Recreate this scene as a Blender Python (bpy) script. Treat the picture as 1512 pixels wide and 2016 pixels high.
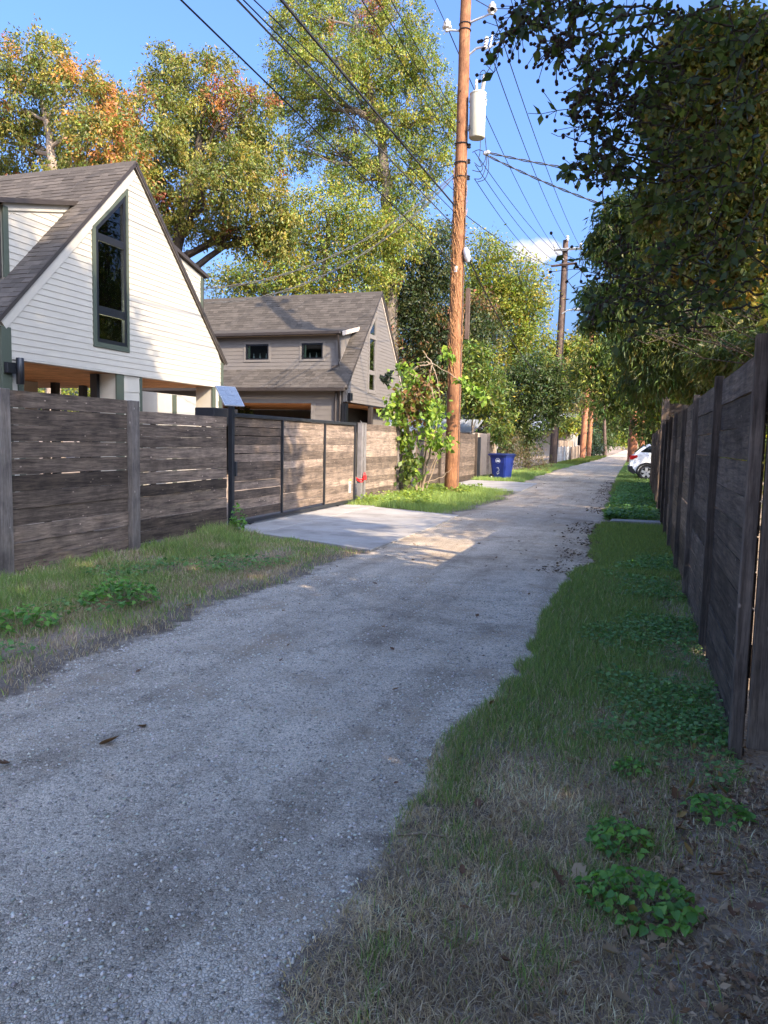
import bpy, bmesh, math, random
import numpy as np
from mathutils import Vector, Matrix

random.seed(7); RNG = np.random.default_rng(7)
S = bpy.context.scene
COL = S.collection
for o in list(bpy.data.objects): bpy.data.objects.remove(o)

# ------------------------------------------------------------------ camera
F_PX, EYE, ROLL = 1480.0, 1.55, 0.022
PITCH = math.atan(142 / F_PX); YAW = math.atan(494 / math.hypot(F_PX, 142))
FW = np.array([-math.sin(YAW)*math.cos(PITCH), math.cos(YAW)*math.cos(PITCH), -math.sin(PITCH)])
RT0 = np.array([math.cos(YAW), math.sin(YAW), 0.0]); UP0 = np.cross(RT0, FW)
RT = RT0*math.cos(ROLL) + UP0*math.sin(ROLL); UPV = UP0*math.cos(ROLL) - RT0*math.sin(ROLL)
cam = bpy.data.cameras.new('camera'); camo = bpy.data.objects.new('camera', cam); COL.objects.link(camo)
cam.sensor_fit = 'VERTICAL'; cam.sensor_height = 36.0; cam.lens = F_PX*36/2016
cam.clip_start = 0.05; cam.clip_end = 3000
M = Matrix.Identity(4)
for i in range(3):
    M[i][0], M[i][1], M[i][2] = RT[i], UPV[i], -FW[i]
M[2][3] = EYE
camo.matrix_world = M
S.camera = camo

# ------------------------------------------------------------------ world, sun, exposure
SUN_EL, SUN_AZ = 31.0, 122.9          # azimuth clockwise from +Y (the alley direction)
world = bpy.data.worlds.new('World'); S.world = world; world.use_nodes = True
wn, wl = world.node_tree.nodes, world.node_tree.links
wn.clear()
wo = wn.new('ShaderNodeOutputWorld'); bg = wn.new('ShaderNodeBackground'); sky = wn.new('ShaderNodeTexSky')
sky.sky_type = 'NISHITA'; sky.sun_disc = False
sky.sun_elevation = math.radians(SUN_EL); sky.sun_rotation = math.radians(SUN_AZ)
sky.air_density = 1.0; sky.dust_density = 8.5; sky.ozone_density = 7.0; sky.altitude = 0
bg.inputs['Strength'].default_value = 0.15
tint = wn.new('ShaderNodeMix'); tint.data_type = 'RGBA'; tint.blend_type = 'MULTIPLY'; tint.inputs[0].default_value = 1.0; tint.inputs[7].default_value = (0.52, 0.575, 0.70, 1)
wl.new(sky.outputs[0], tint.inputs[6]); wl.new(tint.outputs[2], bg.inputs['Color']); wl.new(bg.outputs[0], wo.inputs[0])
sun = bpy.data.lights.new('sun', 'SUN'); suno = bpy.data.objects.new('sun', sun); COL.objects.link(suno)
sun.energy = 2.0; sun.angle = math.radians(0.55); sun.color = (1.0, 0.82, 0.60)
_el, _az = math.radians(SUN_EL), math.radians(SUN_AZ)
SUNDIR = Vector((math.sin(_az)*math.cos(_el), math.cos(_az)*math.cos(_el), math.sin(_el)))
suno.rotation_euler = SUNDIR.to_track_quat('Z', 'Y').to_euler(); suno.location = SUNDIR*60
S.view_settings.view_transform = 'Standard'; S.view_settings.look = 'None'
S.view_settings.exposure = 2.48; S.view_settings.gamma = 1.0; S.view_settings.use_curve_mapping = False
S.render.resolution_x, S.render.resolution_y = 768, 1024
S.cycles.max_bounces = 8; S.cycles.transparent_max_bounces = 12

# ------------------------------------------------------------------ measuring helpers (survey of the place)
CAM = np.array([0, 0, EYE])
def _ray(x, y): return FW + RT*((x-756)/F_PX) - UPV*((y-1008)/F_PX)
def atY(x, y, Y): d = _ray(x, y); return CAM + d*(Y/d[1])
def atX(x, y, X): d = _ray(x, y); return CAM + d*(X/d[0])
def depth_scale(p): return float((np.array(p)-CAM) @ FW)/F_PX

# ------------------------------------------------------------------ noise
_T = np.random.default_rng(3).random((64, 64))
def vnoise(x, y, s=1.0, seed=0):
    x = np.asarray(x, float)/s + seed*17.3; y = np.asarray(y, float)/s + seed*5.7
    xi = np.floor(x).astype(int); yi = np.floor(y).astype(int); fx = x-xi; fy = y-yi
    fx = fx*fx*(3-2*fx); fy = fy*fy*(3-2*fy)
    a = _T[xi % 64, yi % 64]; b = _T[(xi+1) % 64, yi % 64]; c = _T[xi % 64, (yi+1) % 64]; d = _T[(xi+1) % 64, (yi+1) % 64]
    return (a*(1-fx)+b*fx)*(1-fy) + (c*(1-fx)+d*fx)*fy

# ------------------------------------------------------------------ materials
MAT = {}
class NB:
    def __init__(self, name):
        self.m = bpy.data.materials.new(name); self.m.use_nodes = True
        self.n = self.m.node_tree.nodes; self.l = self.m.node_tree.links; self.n.clear()
        self.out = self.n.new('ShaderNodeOutputMaterial')
    def node(self, t, **kw):
        n = self.n.new(t)
        for k, v in kw.items(): setattr(n, k, v)
        return n
    def link(self, a, b): self.l.new(a, b)
    def coord(self, which='Object', scale=(1, 1, 1), rnd=False):
        tc = self.node('ShaderNodeTexCoord'); mp = self.node('ShaderNodeMapping')
        mp.inputs['Scale'].default_value = scale
        self.link(tc.outputs[which], mp.inputs['Vector'])
        if rnd:
            oi = self.node('ShaderNodeObjectInfo'); mu = self.node('ShaderNodeMath', operation='MULTIPLY'); mu.inputs[1].default_value = 37.0
            self.link(oi.outputs['Random'], mu.inputs[0])
            cx = self.node('ShaderNodeCombineXYZ')
            for i in range(3): self.link(mu.outputs[0], cx.inputs[i])
            self.link(cx.outputs[0], mp.inputs['Location'])
        return mp.outputs[0]
    def noise(self, vec, scale, detail=4, rough=0.55, dist=0.0):
        n = self.node('ShaderNodeTexNoise'); n.inputs['Scale'].default_value = scale; n.inputs['Detail'].default_value = detail
        n.inputs['Roughness'].default_value = rough; n.inputs['Distortion'].default_value = dist
        self.link(vec, n.inputs['Vector']); return n.outputs['Fac']
    def voro(self, vec, scale, feature='F1', out='Distance'):
        n = self.node('ShaderNodeTexVoronoi', feature=feature); n.inputs['Scale'].default_value = scale
        self.link(vec, n.inputs['Vector']); return n.outputs[out]
    def ramp(self, fac, stops, interp='LINEAR'):
        r = self.node('ShaderNodeValToRGB'); r.color_ramp.interpolation = interp; e = r.color_ramp.elements
        while len(e) < len(stops): e.new(0.5)
        for i, (p, c) in enumerate(stops):
            e[i].position = p; e[i].color = (*(c if hasattr(c, '__len__') else (c, c, c)), 1)
        self.link(fac, r.inputs[0]); return r.outputs[0]
    def mix(self, fac, a, b, mode='MIX'):
        m = self.node('ShaderNodeMix', data_type='RGBA', blend_type=mode)
        for s, v in ((m.inputs[0], fac), (m.inputs[6], a), (m.inputs[7], b)):
            if hasattr(v, 'is_linked') or hasattr(v, 'links'): self.link(v, s)
            elif hasattr(v, '__len__'): s.default_value = (*v, 1)
            else: s.default_value = v
        return m.outputs[2]
    def rnd(self, lo, hi):
        oi = self.node('ShaderNodeObjectInfo'); mr = self.node('ShaderNodeMapRange')
        mr.inputs[3].default_value = lo; mr.inputs[4].default_value = hi
        self.link(oi.outputs['Random'], mr.inputs[0]); return mr.outputs[0]
    def scale(self, col, fac):
        v = self.node('ShaderNodeVectorMath', operation='SCALE'); self.link(col, v.inputs[0])
        if hasattr(fac, 'links'): self.link(fac, v.inputs['Scale'])
        else: v.inputs['Scale'].default_value = fac
        return v.outputs[0]
    def bump(self, h, strength, dist=0.01):
        b = self.node('ShaderNodeBump'); b.inputs['Strength'].default_value = strength; b.inputs['Distance'].default_value = dist
        self.link(h, b.inputs['Height']); return b.outputs[0]
    def principled(self, col=None, rough=0.7, metal=0.0, spec=0.3, normal=None, **kw):
        p = self.node('ShaderNodeBsdfPrincipled')
        if col is not None:
            if hasattr(col, 'links'): self.link(col, p.inputs['Base Color'])
            else: p.inputs['Base Color'].default_value = (*col, 1)
        if hasattr(rough, 'links'): self.link(rough, p.inputs['Roughness'])
        else: p.inputs['Roughness'].default_value = rough
        p.inputs['Metallic'].default_value = metal; p.inputs['Specular IOR Level'].default_value = spec
        if normal is not None: self.link(normal, p.inputs['Normal'])
        for k, v in kw.items(): p.inputs[k].default_value = v
        self.link(p.outputs[0], self.out.inputs[0]); return p
def done(nb, key): MAT[key] = nb.m; return nb.m

def m_plain(key, col, rough=0.6, metal=0.0, spec=0.3, var=0.18, nscale=6, bump=0.0):
    b = NB(key); v = b.coord('Object', rnd=True); n = b.noise(v, nscale, 5, 0.6)
    c = b.mix(1.0, col, b.ramp(n, [(0.3, 1-var), (0.7, 1+var)]), 'MULTIPLY')
    b.principled(c, rough, metal, spec, b.bump(b.noise(v, nscale*12, 3), bump, 0.004) if bump else None)
    return done(b, key)

def m_wood(key, axis, dark, light, rndlo=0.65, rndhi=1.35, knots=True, grain=1.0):
    sc = {'x': (0.9, 14, 14), 'y': (14, 0.9, 14), 'z': (14, 14, 0.9)}[axis]
    b = NB(key); v = b.coord('Object', sc, rnd=True)
    g = b.noise(v, 2.2*grain, 7, 0.65, 0.7); v2 = b.coord('Object', (1, 1, 1), rnd=True)
    blot = b.noise(v2, 2.6, 5, 0.65); fine = b.noise(v, 9*grain, 4, 0.7)
    c = b.ramp(g, [(0.28, dark), (0.5, tuple((d+l)/2 for d, l in zip(dark, light))), (0.72, light)])
    c = b.mix(1.0, c, b.ramp(blot, [(0.30, (0.60, 0.60, 0.62)), (0.5, 1.0), (0.72, (1.4, 1.36, 1.3))]), 'MULTIPLY')
    c = b.mix(0.55, c, b.ramp(fine, [(0.35, 0.45), (0.55, 1.1)]), 'MULTIPLY')
    if knots:
        k = b.voro(b.coord('Object', {'x': (1.2, 2.2, 2.2), 'y': (2.2, 1.2, 2.2), 'z': (2.2, 2.2, 1.2)}[axis], rnd=True), 4.6)
        c = b.mix(b.ramp(k, [(0.0, 0.9), (0.07, 0.7), (0.10, 0.0)]), c, tuple(min(1, l*1.9) for l in light))
    c = b.scale(c, b.rnd(rndlo, rndhi))
    b.principled(c, 0.85, 0, 0.2, b.bump(g, 0.5, 0.006))
    return done(b, key)

def m_leaf(key, trans=0.35, rough=0.5, spec=0.35):
    b = NB(key); a = b.node('ShaderNodeAttribute', attribute_name='col')
    p = b.principled(a.outputs['Color'], rough, 0, spec)
    t = b.node('ShaderNodeBsdfTranslucent'); b.link(b.mix(1.0, a.outputs['Color'], (1.5, 1.6, 0.75), 'MULTIPLY'), t.inputs['Color'])
    m = b.node('ShaderNodeMixShader'); m.inputs[0].default_value = trans
    b.link(p.outputs[0], m.inputs[1]); b.link(t.outputs[0], m.inputs[2]); b.link(m.outputs[0], b.out.inputs[0])
    return done(b, key)

m_leaf('leaf'); m_leaf('grass', 0.25, 0.6, 0.2); m_leaf('dryleaf', 0.12, 0.7, 0.2)
def m_attr(key, rough=0.85):
    b = NB(key); a = b.node('ShaderNodeAttribute', attribute_name='col'); b.principled(a.outputs['Color'], rough, 0, 0.25); return done(b, key)
m_attr('stone')
# weathered fence wood for the three grain directions
for ax in 'xyz':
    m_wood('fence_'+ax, ax, (0.055, 0.040, 0.030), (0.30, 0.218, 0.155), 0.38, 1.5)
    m_wood('gate_'+ax, ax, (0.085, 0.063, 0.048), (0.32, 0.24, 0.175), 0.55, 1.4)  # paler copy of the fence wood, direct sun on boards put into its colour
    m_wood('tan_'+ax, ax, (0.20, 0.145, 0.10), (0.40, 0.31, 0.225), 0.8, 1.2)
    m_wood('darkfence_'+ax, ax, (0.045, 0.033, 0.025), (0.195, 0.147, 0.108), 0.5, 1.45)
m_wood('post_z', 'z', (0.13, 0.105, 0.085), (0.27, 0.225, 0.185), 0.85, 1.15)
m_wood('soffit_x', 'x', (0.36, 0.17, 0.065), (0.52, 0.27, 0.115), 0.85, 1.15, False)
m_wood('pole_z', 'z', (0.10, 0.040, 0.018), (0.35, 0.165, 0.078), 0.97, 1.03, False, 1.9)
m_wood('darkpole_z', 'z', (0.05, 0.034, 0.026), (0.15, 0.10, 0.075), 0.95, 1.05, False)
m_wood('redpole_z', 'z', (0.22, 0.085, 0.04), (0.43, 0.19, 0.10), 0.95, 1.05, False)
m_plain('siding_white', (0.37, 0.335, 0.27), 0.55, 0, 0.3, 0.04, 3, 0.06)
m_plain('trim_white', (0.38, 0.345, 0.28), 0.5, 0, 0.3, 0.03, 3)
m_plain('siding_grey', (0.14, 0.123, 0.105), 0.6, 0, 0.3, 0.06, 3, 0.06)
m_plain('trim_grey', (0.155, 0.137, 0.117), 0.6, 0, 0.3, 0.05)
m_plain('rake_tan', (0.44, 0.365, 0.29), 0.6, 0, 0.3, 0.05)
m_plain('green_trim', (0.058, 0.068, 0.047), 0.5, 0, 0.3, 0.05)
m_plain('black_frame', (0.009, 0.0095, 0.011), 0.35, 0, 0.4, 0.1)
m_plain('dark_metal', (0.030, 0.032, 0.036), 0.45, 0.3, 0.4, 0.15)
m_plain('gutter_brown', (0.045, 0.036, 0.03), 0.4, 0.2, 0.4, 0.1)
m_plain('galv', (0.50, 0.50, 0.49), 0.45, 0.6, 0.5, 0.15)
m_plain('post_metal', (0.22, 0.20, 0.185), 0.5, 0.3, 0.4, 0.2)
m_plain('tank', (0.44, 0.415, 0.32), 0.4, 0, 0.4, 0.05)
m_plain('porcelain', (0.62, 0.60, 0.55), 0.25, 0, 0.5, 0.06)
m_plain('black', (0.015, 0.015, 0.016), 0.6, 0, 0.3, 0.1)
m_plain('wire', (0.022, 0.021, 0.021), 0.6, 0, 0.3, 0.1)
m_plain('grey_wire', (0.10, 0.095, 0.088), 0.6, 0.2, 0.3, 0.1)
m_plain('room', (0.62, 0.66, 0.46), 0.8, 0, 0.2, 0.04)
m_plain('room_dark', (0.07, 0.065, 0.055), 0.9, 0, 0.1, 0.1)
m_plain('red', (0.75, 0.02, 0.02), 0.5, 0, 0.4, 0.1)
m_plain('paper', (0.85, 0.82, 0.70), 0.6, 0, 0.3, 0.03)
m_plain('paper_yellow', (0.75, 0.55, 0.06), 0.6, 0, 0.3, 0.03)
m_plain('bin_blue', (0.012, 0.028, 0.17), 0.45, 0, 0.4, 0.08, 3)
m_plain('bin_lid', (0.010, 0.018, 0.085), 0.42, 0, 0.4, 0.1, 3)
m_plain('white_print', (0.75, 0.78, 0.82), 0.5, 0, 0.3, 0.03)
m_plain('car_white', (0.80, 0.80, 0.80), 0.18, 0, 0.5, 0.01)
m_plain('car_silver', (0.10, 0.105, 0.11), 0.25, 0.4, 0.5, 0.02)
m_plain('car_black', (0.02, 0.02, 0.022), 0.5, 0, 0.3, 0.1)
m_plain('tyre', (0.022, 0.022, 0.022), 0.85, 0, 0.2, 0.15)
m_plain('rim', (0.62, 0.62, 0.62), 0.3, 0.6, 0.5, 0.05)
m_plain('tail_red', (0.35, 0.012, 0.012), 0.2, 0, 0.5, 0.05)
m_plain('dark_glass', (0.012, 0.014, 0.016), 0.05, 0, 0.6, 0.02)
m_plain('solar_cell', (0.26, 0.29, 0.32), 0.22, 0.1, 0.6, 0.12, 30)
m_plain('shed_metal', (0.34, 0.35, 0.35), 0.4, 0.3, 0.4, 0.08)
m_plain('pod', (0.035, 0.022, 0.016), 0.8, 0, 0.2, 0.2)
m_plain('far_wall', (0.30, 0.27, 0.23), 0.8, 0, 0.2, 0.06)
m_plain('stem', (0.28, 0.21, 0.14), 0.8, 0, 0.2, 0.2)
m_plain('vine_dry', (0.34, 0.17, 0.07), 0.8, 0, 0.2, 0.25)
m_plain('ply', (0.45, 0.33, 0.23), 0.8, 0, 0.2, 0.12)
# window glass
def m_glass(key, refl=1.0):
    b = NB(key); tr = b.node('ShaderNodeBsdfTransparent'); tr.inputs[0].default_value = (0.78, 0.84, 0.80, 1)
    gl = b.node('ShaderNodeBsdfGlossy'); gl.inputs['Roughness'].default_value = 0.01; gl.inputs['Color'].default_value = (0.95, 0.97, 1.0, 1)
    fr = b.node('ShaderNodeFresnel'); fr.inputs['IOR'].default_value = 1.5 if refl <= 1 else 2.4
    mx = b.node('ShaderNodeMixShader'); b.link(fr.outputs[0], mx.inputs[0]); b.link(tr.outputs[0], mx.inputs[1]); b.link(gl.outputs[0], mx.inputs[2])
    b.link(mx.outputs[0], b.out.inputs[0]); return done(b, key)
m_glass('glass'); m_glass('glass_mirror', 2.0)
# asphalt shingles
def m_shingle(key, lo, hi):
    b = NB(key); v = b.coord('Object', rnd=True)
    gr = b.noise(v, 160, 3, 0.7); bl = b.noise(v, 5, 4, 0.6)
    c = b.mix(bl, lo, hi); c = b.mix(0.6, c, b.ramp(gr, [(0.3, 0.5), (0.7, 1.5)]), 'MULTIPLY')
    a = b.node('ShaderNodeAttribute', attribute_name='col'); c = b.mix(1.0, c, a.outputs['Color'], 'MULTIPLY')
    b.principled(c, 0.9, 0, 0.2, b.bump(gr, 0.4, 0.004)); return done(b, key)
m_shingle('shingle_white_house', (0.060, 0.050, 0.041), (0.108, 0.090, 0.072))
m_shingle('shingle_grey_house', (0.052, 0.044, 0.036), (0.092, 0.078, 0.064))
# bark
def m_bark(key, lo, hi):
    b = NB(key); v = b.coord('Object', (5, 5, 1.2)); n = b.noise(v, 3, 7, 0.7, 0.5)
    b.principled(b.ramp(n, [(0.3, lo), (0.7, hi)]), 0.9, 0, 0.15, b.bump(n, 0.8, 0.03)); return done(b, key)
m_bark('bark', (0.07, 0.055, 0.042), (0.26, 0.21, 0.16)); m_bark('bark_dark', (0.035, 0.028, 0.022), (0.12, 0.095, 0.075)); m_bark('bark_pale', (0.16, 0.12, 0.085), (0.40, 0.32, 0.24))
# gravel alley
def m_gravel():
    b = NB('gravel_road'); v = b.coord('Object')
    st = b.voro(v, 90, 'F1', 'Color'); ed = b.voro(v, 90, 'DISTANCE_TO_EDGE'); st2 = b.voro(v, 200, 'F1', 'Color')
    sx = b.node('ShaderNodeSeparateColor'); b.link(st, sx.inputs[0]); s2 = b.node('ShaderNodeSeparateColor'); b.link(st2, s2.inputs[0])
    c = b.ramp(sx.outputs[0], [(0.0, (0.12, 0.11, 0.095)), (0.12, (0.32, 0.29, 0.255)), (0.28, (0.56, 0.515, 0.455)), (0.7, (0.70, 0.65, 0.575)), (0.92, (0.78, 0.73, 0.66)), (1.0, (0.86, 0.82, 0.76))])
    c = b.mix(0.5, c, b.ramp(s2.outputs[1], [(0.0, (.16, .145, .125)), (0.22, (.52, .48, .42)), (0.7, (.72, .67, .595)), (1.0, (.84, .80, .74))]))
    c = b.mix(1.0, c, b.ramp(ed, [(0.0, 0.45), (0.08, 1.0)]), 'MULTIPLY')
    big = b.noise(v, 0.75, 7, 0.7, 0.3); mid = b.noise(v, 3.6, 6, 0.7); lng = b.noise(b.coord('Object', (2.2, 0.25, 1)), 1.0, 5, 0.6)
    c = b.mix(1.0, c, b.ramp(big, [(0.34, (0.58, 0.56, 0.54)), (0.48, 0.95), (0.62, (1.12, 1.12, 1.12))]), 'MULTIPLY')
    c = b.mix(1.0, c, b.ramp(mid, [(0.30, (0.52, 0.50, 0.48)), (0.42, 0.93), (0.7, (1.1, 1.1, 1.1))]), 'MULTIPLY')
    c = b.mix(1.0, c, b.ramp(lng, [(0.34, (0.70, 0.68, 0.66)), (0.52, 1.0), (0.7, 1.10)]), 'MULTIPLY')
    tn = b.noise(v, 1.7, 6, 0.7)
    c = b.mix(b.ramp(tn, [(0.54, 0.0), (0.66, 0.6)]), c, (0.42, 0.345, 0.265))
    tc = b.node('ShaderNodeTexCoord'); sp = b.node('ShaderNodeSeparateXYZ'); b.link(tc.outputs['Object'], sp.inputs[0])
    mr = b.node('ShaderNodeMapRange'); mr.inputs[1].default_value = 7; mr.inputs[2].default_value = 17; b.link(sp.outputs['Y'], mr.inputs[0])
    mm = b.node('ShaderNodeMath', operation='MULTIPLY'); b.link(mr.outputs[0], mm.inputs[0]); b.link(b.ramp(b.noise(v, 1.1, 6, 0.7), [(0.3, 0.35), (0.6, 0.95)]), mm.inputs[1])
    c = b.mix(mm.outputs[0], c, b.mix(0.4, (0.40, 0.325, 0.25), c))
    c = b.mix(1.0, c, (1.10, 0.985, 0.82), 'MULTIPLY')
    # soil and crumbled dirt taking over at the ragged margins
    at = b.node('ShaderNodeAttribute', attribute_name='edge'); en = b.noise(v, 5.5, 7, 0.75); ad = b.node('ShaderNodeMath', operation='ADD'); b.link(at.outputs['Fac'], ad.inputs[0])
    m2 = b.node('ShaderNodeMath', operation='MULTIPLY_ADD'); b.link(en, m2.inputs[0]); m2.inputs[1].default_value = 1.5; m2.inputs[2].default_value = -0.75; b.link(m2.outputs[0], ad.inputs[1])
    f = b.noise(v, 45, 4, 0.7); so = b.mix(0.7, b.ramp(b.noise(v, 1.1, 6, 0.65), [(0.3, (0.12, 0.09, 0.067)), (0.5, (0.21, 0.165, 0.12)), (0.72, (0.30, 0.24, 0.175))]), b.ramp(f, [(0.3, 0.5), (0.7, 1.45)]), 'MULTIPLY')
    c = b.mix(b.ramp(ad.outputs[0], [(0.36, 0.0), (0.56, 1.0)]), so, c)
    h = b.node('ShaderNodeMath', operation='ADD'); b.link(b.ramp(ed, [(0.0, 0.0), (0.25, 1.0)]), h.inputs[0]); b.link(sx.outputs[1], h.inputs[1])
    b.principled(c, 0.88, 0, 0.22, b.bump(h.outputs[0], 0.6, 0.007)); return done(b, 'gravel')
m_gravel()
def m_soil():
    b = NB('soil'); v = b.coord('Object')
    a = b.noise(v, 1.1, 6, 0.65); f = b.noise(v, 45, 4, 0.7); k = b.voro(v, 70, 'F1', 'Color')
    sx = b.node('ShaderNodeSeparateColor'); b.link(k, sx.inputs[0])
    c = b.ramp(a, [(0.3, (0.17, 0.12, 0.083)), (0.5, (0.31, 0.23, 0.16)), (0.72, (0.43, 0.33, 0.23))])
    c = b.mix(0.7, c, b.ramp(f, [(0.3, 0.45), (0.7, 1.5)]), 'MULTIPLY')
    c = b.mix(b.ramp(sx.outputs[0], [(0.9, 0.0), (0.93, 0.7)]), c, (0.34, 0.31, 0.27))
    b.principled(c, 0.95, 0, 0.1, b.bump(f, 0.8, 0.02)); return done(b, 'soil')
m_soil()
def m_concrete():
    b = NB('concrete'); v = b.coord('Object', rnd=True); a = b.noise(v, 1.6, 6, 0.65); f = b.noise(v, 90, 4, 0.7)
    c = b.ramp(a, [(0.28, (0.22, 0.20, 0.17)), (0.5, (0.36, 0.33, 0.285)), (0.72, (0.42, 0.39, 0.345))]); c = b.mix(0.5, c, b.ramp(f, [(0.3, 0.75), (0.7, 1.2)]), 'MULTIPLY')
    b.principled(c, 0.85, 0, 0.25, b.bump(f, 0.25, 0.004)); return done(b, 'concrete')
m_concrete()

# cloud in the sky (a small cumulus low over the end of the alley)
def sky_cloud():
    tc = wn.new('ShaderNodeTexCoord')
    def V(x, y, z): return (x, y, z)
    cc = Vector(_ray(1035, 497)).normalized(); r = Vector((cc.y, -cc.x, 0)).normalized(); u = r.cross(cc)
    def dot(vec):
        n = wn.new('ShaderNodeVectorMath'); n.operation = 'DOT_PRODUCT'; n.inputs[1].default_value = vec; wl.new(tc.outputs['Generated'], n.inputs[0]); return n.outputs['Value']
    def math_(op, a, b_):
        n = wn.new('ShaderNodeMath'); n.operation = op
        for i, q in enumerate((a, b_)):
            if hasattr(q, 'links'): wl.new(q, n.inputs[i])
            else: n.inputs[i].default_value = q
        return n.outputs[0]
    nz = wn.new('ShaderNodeTexNoise'); nz.inputs['Scale'].default_value = 22; nz.inputs['Detail'].default_value = 7; nz.inputs['Roughness'].default_value = 0.58
    wl.new(tc.outputs['Generated'], nz.inputs['Vector'])
    dx, dy, df = dot(r), dot(u), dot(cc)
    ex = math_('DIVIDE', dx, 0.045); ey = math_('DIVIDE', dy, 0.016)
    rr = math_('ADD', math_('MULTIPLY', ex, ex), math_('MULTIPLY', ey, ey))
    n2 = math_('MULTIPLY', math_('SUBTRACT', nz.outputs['Fac'], 0.5), 3.6)
    val = math_('ADD', math_('SUBTRACT', 1.0, rr), n2)
    mr = wn.new('ShaderNodeMapRange'); mr.interpolation_type = 'SMOOTHSTEP'; mr.inputs[1].default_value = 0.0; mr.inputs[2].default_value = 0.9; wl.new(val, mr.inputs[0])
    fr = math_('GREATER_THAN', df, 0.98); fac = math_('MULTIPLY', math_('MULTIPLY', mr.outputs[0], fr), 0.9)
    mx = wn.new('ShaderNodeMix'); mx.data_type = 'RGBA'; wl.new(fac, mx.inputs[0]); wl.new(tint.outputs[2], mx.inputs[6])
    mx.inputs[7].default_value = (1.6, 1.5, 1.52, 1); wl.new(mx.outputs[2], bg.inputs['Color'])
sky_cloud()

# ------------------------------------------------------------------ object helpers
WL = {}
def tag(o, label=None, cat=None, group=None, kind=None):
    if label: o['label'] = label
    if cat: o['category'] = cat
    if group: o['group'] = group
    if kind: o['kind'] = kind
    return o
def thing(name, label, cat, loc=(0, 0, 0), group=None):
    o = bpy.data.objects.new(name, None); COL.objects.link(o); o.location = loc; o.empty_display_size = 0.2
    WL[o] = Vector(loc); return tag(o, label, cat, group)
def place(name, me, mat, parent, loc, rot=None):
    o = bpy.data.objects.new(name, me); COL.objects.link(o); loc = Vector(loc)
    if mat and not me.materials: me.materials.append(MAT[mat])
    if parent: o.parent = parent; o.location = loc - WL[parent]
    else: o.location = loc
    if rot is not None: o.rotation_euler = rot
    WL[o] = loc; return o
def box_faces(o): return [[o+i for i in f] for f in ((0, 3, 2, 1), (4, 5, 6, 7), (0, 1, 5, 4), (1, 2, 6, 5), (2, 3, 7, 6), (3, 0, 4, 7))]
class MB:
    def __init__(self): self.v = []; self.f = []; self.smooth = False
    def box(self, x0, x1, y0, y1, z0, z1):
        o = len(self.v); self.v += [(x0, y0, z0), (x1, y0, z0), (x1, y1, z0), (x0, y1, z0), (x0, y0, z1), (x1, y0, z1), (x1, y1, z1), (x0, y1, z1)]
        self.f += box_faces(o); return self
    def prism(self, poly, off):
        o = len(self.v); n = len(poly); off = Vector(off)
        a = [Vector(p) for p in poly]; self.v += [tuple(p) for p in a] + [tuple(p+off) for p in a]
        nrm = Vector((0, 0, 0))
        for i in range(n): nrm += a[i].cross(a[(i+1) % n])
        fl = nrm.dot(off) < 0
        c0 = list(range(o, o+n)); c1 = list(range(o+n, o+2*n))
        if fl: self.f += [c0, c1[::-1]]
        else: self.f += [c0[::-1], c1]
        for i in range(n):
            j = (i+1) % n; q = [o+i, o+j, o+n+j, o+n+i]; self.f.append(q[::-1] if fl else q)
        return self
    def tube(self, pts, r, n=6, cap=True):
        pts = [Vector(p) for p in pts]; k = len(pts); rs = r if hasattr(r, '__len__') else [r]*k
        o = len(self.v); up = Vector((0.13, 0.21, 1)).normalized()
        for i, p in enumerate(pts):
            t = (pts[min(i+1, k-1)] - pts[max(i-1, 0)]).normalized()
            a = t.cross(up)
            if a.length < 0.05: a = t.cross(Vector((1, 0, 0)))
            a.normalize(); b_ = t.cross(a)
            for j in range(n):
                th = 2*math.pi*j/n; self.v.append(tuple(p + (a*math.cos(th) + b_*math.sin(th))*rs[i]))
        for i in range(k-1):
            for j in range(n):
                q = [o+i*n+j, o+i*n+(j+1) % n, o+(i+1)*n+(j+1) % n, o+(i+1)*n+j]; self.f.append(q)
        if cap: self.f += [[o+j for j in range(n)][::-1], [o+(k-1)*n+j for j in range(n)]]
        return self
    def lathe(self, base, axis, prof, n=16):
        base = Vector(base); axis = Vector(axis).normalized(); a = axis.cross(Vector((0.3, 0.2, 1)))
        if a.length < 0.2: a = axis.cross(Vector((1, 0, 0)))
        a.normalize(); b_ = axis.cross(a); o = len(self.v); k = len(prof)
        for h, r in prof:
            for j in range(n):
                th = 2*math.pi*j/n; self.v.append(tuple(base + axis*h + (a*math.cos(th)+b_*math.sin(th))*max(r, 1e-4)))
        for i in range(k-1):
            for j in range(n): self.f.append([o+i*n+j, o+i*n+(j+1) % n, o+(i+1)*n+(j+1) % n, o+(i+1)*n+j])
        self.f += [[o+j for j in range(n)][::-1], [o+(k-1)*n+j for j in range(n)]]
        return self
    def build(self, name, mat, parent=None, smooth=False, bevel=0.0, kind=None):
        V = np.array(self.v); c = (V.min(0)+V.max(0))/2
        me = bpy.data.meshes.new(name); me.from_pydata((V-c).tolist(), [], self.f); me.validate()
        if bevel:
            bm = bmesh.new(); bm.from_mesh(me); bmesh.ops.bevel(bm, geom=bm.edges[:], offset=bevel, segments=1, affect='EDGES'); bm.to_mesh(me); bm.free()
        if smooth:
            me.polygons.foreach_set('use_smooth', [True]*len(me.polygons))
            try: me.set_sharp_from_angle(angle=math.radians(40))
            except Exception: pass
        o = place(name, me, mat, parent, c)
        if kind: o['kind'] = kind
        return o
def B(name, mat, parent, x0, x1, y0, y1, z0, z1, bevel=0.0): return MB().box(min(x0, x1), max(x0, x1), min(y0, y1), max(y0, y1), min(z0, z1), max(z0, z1)).build(name, mat, parent, bevel=bevel)

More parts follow.
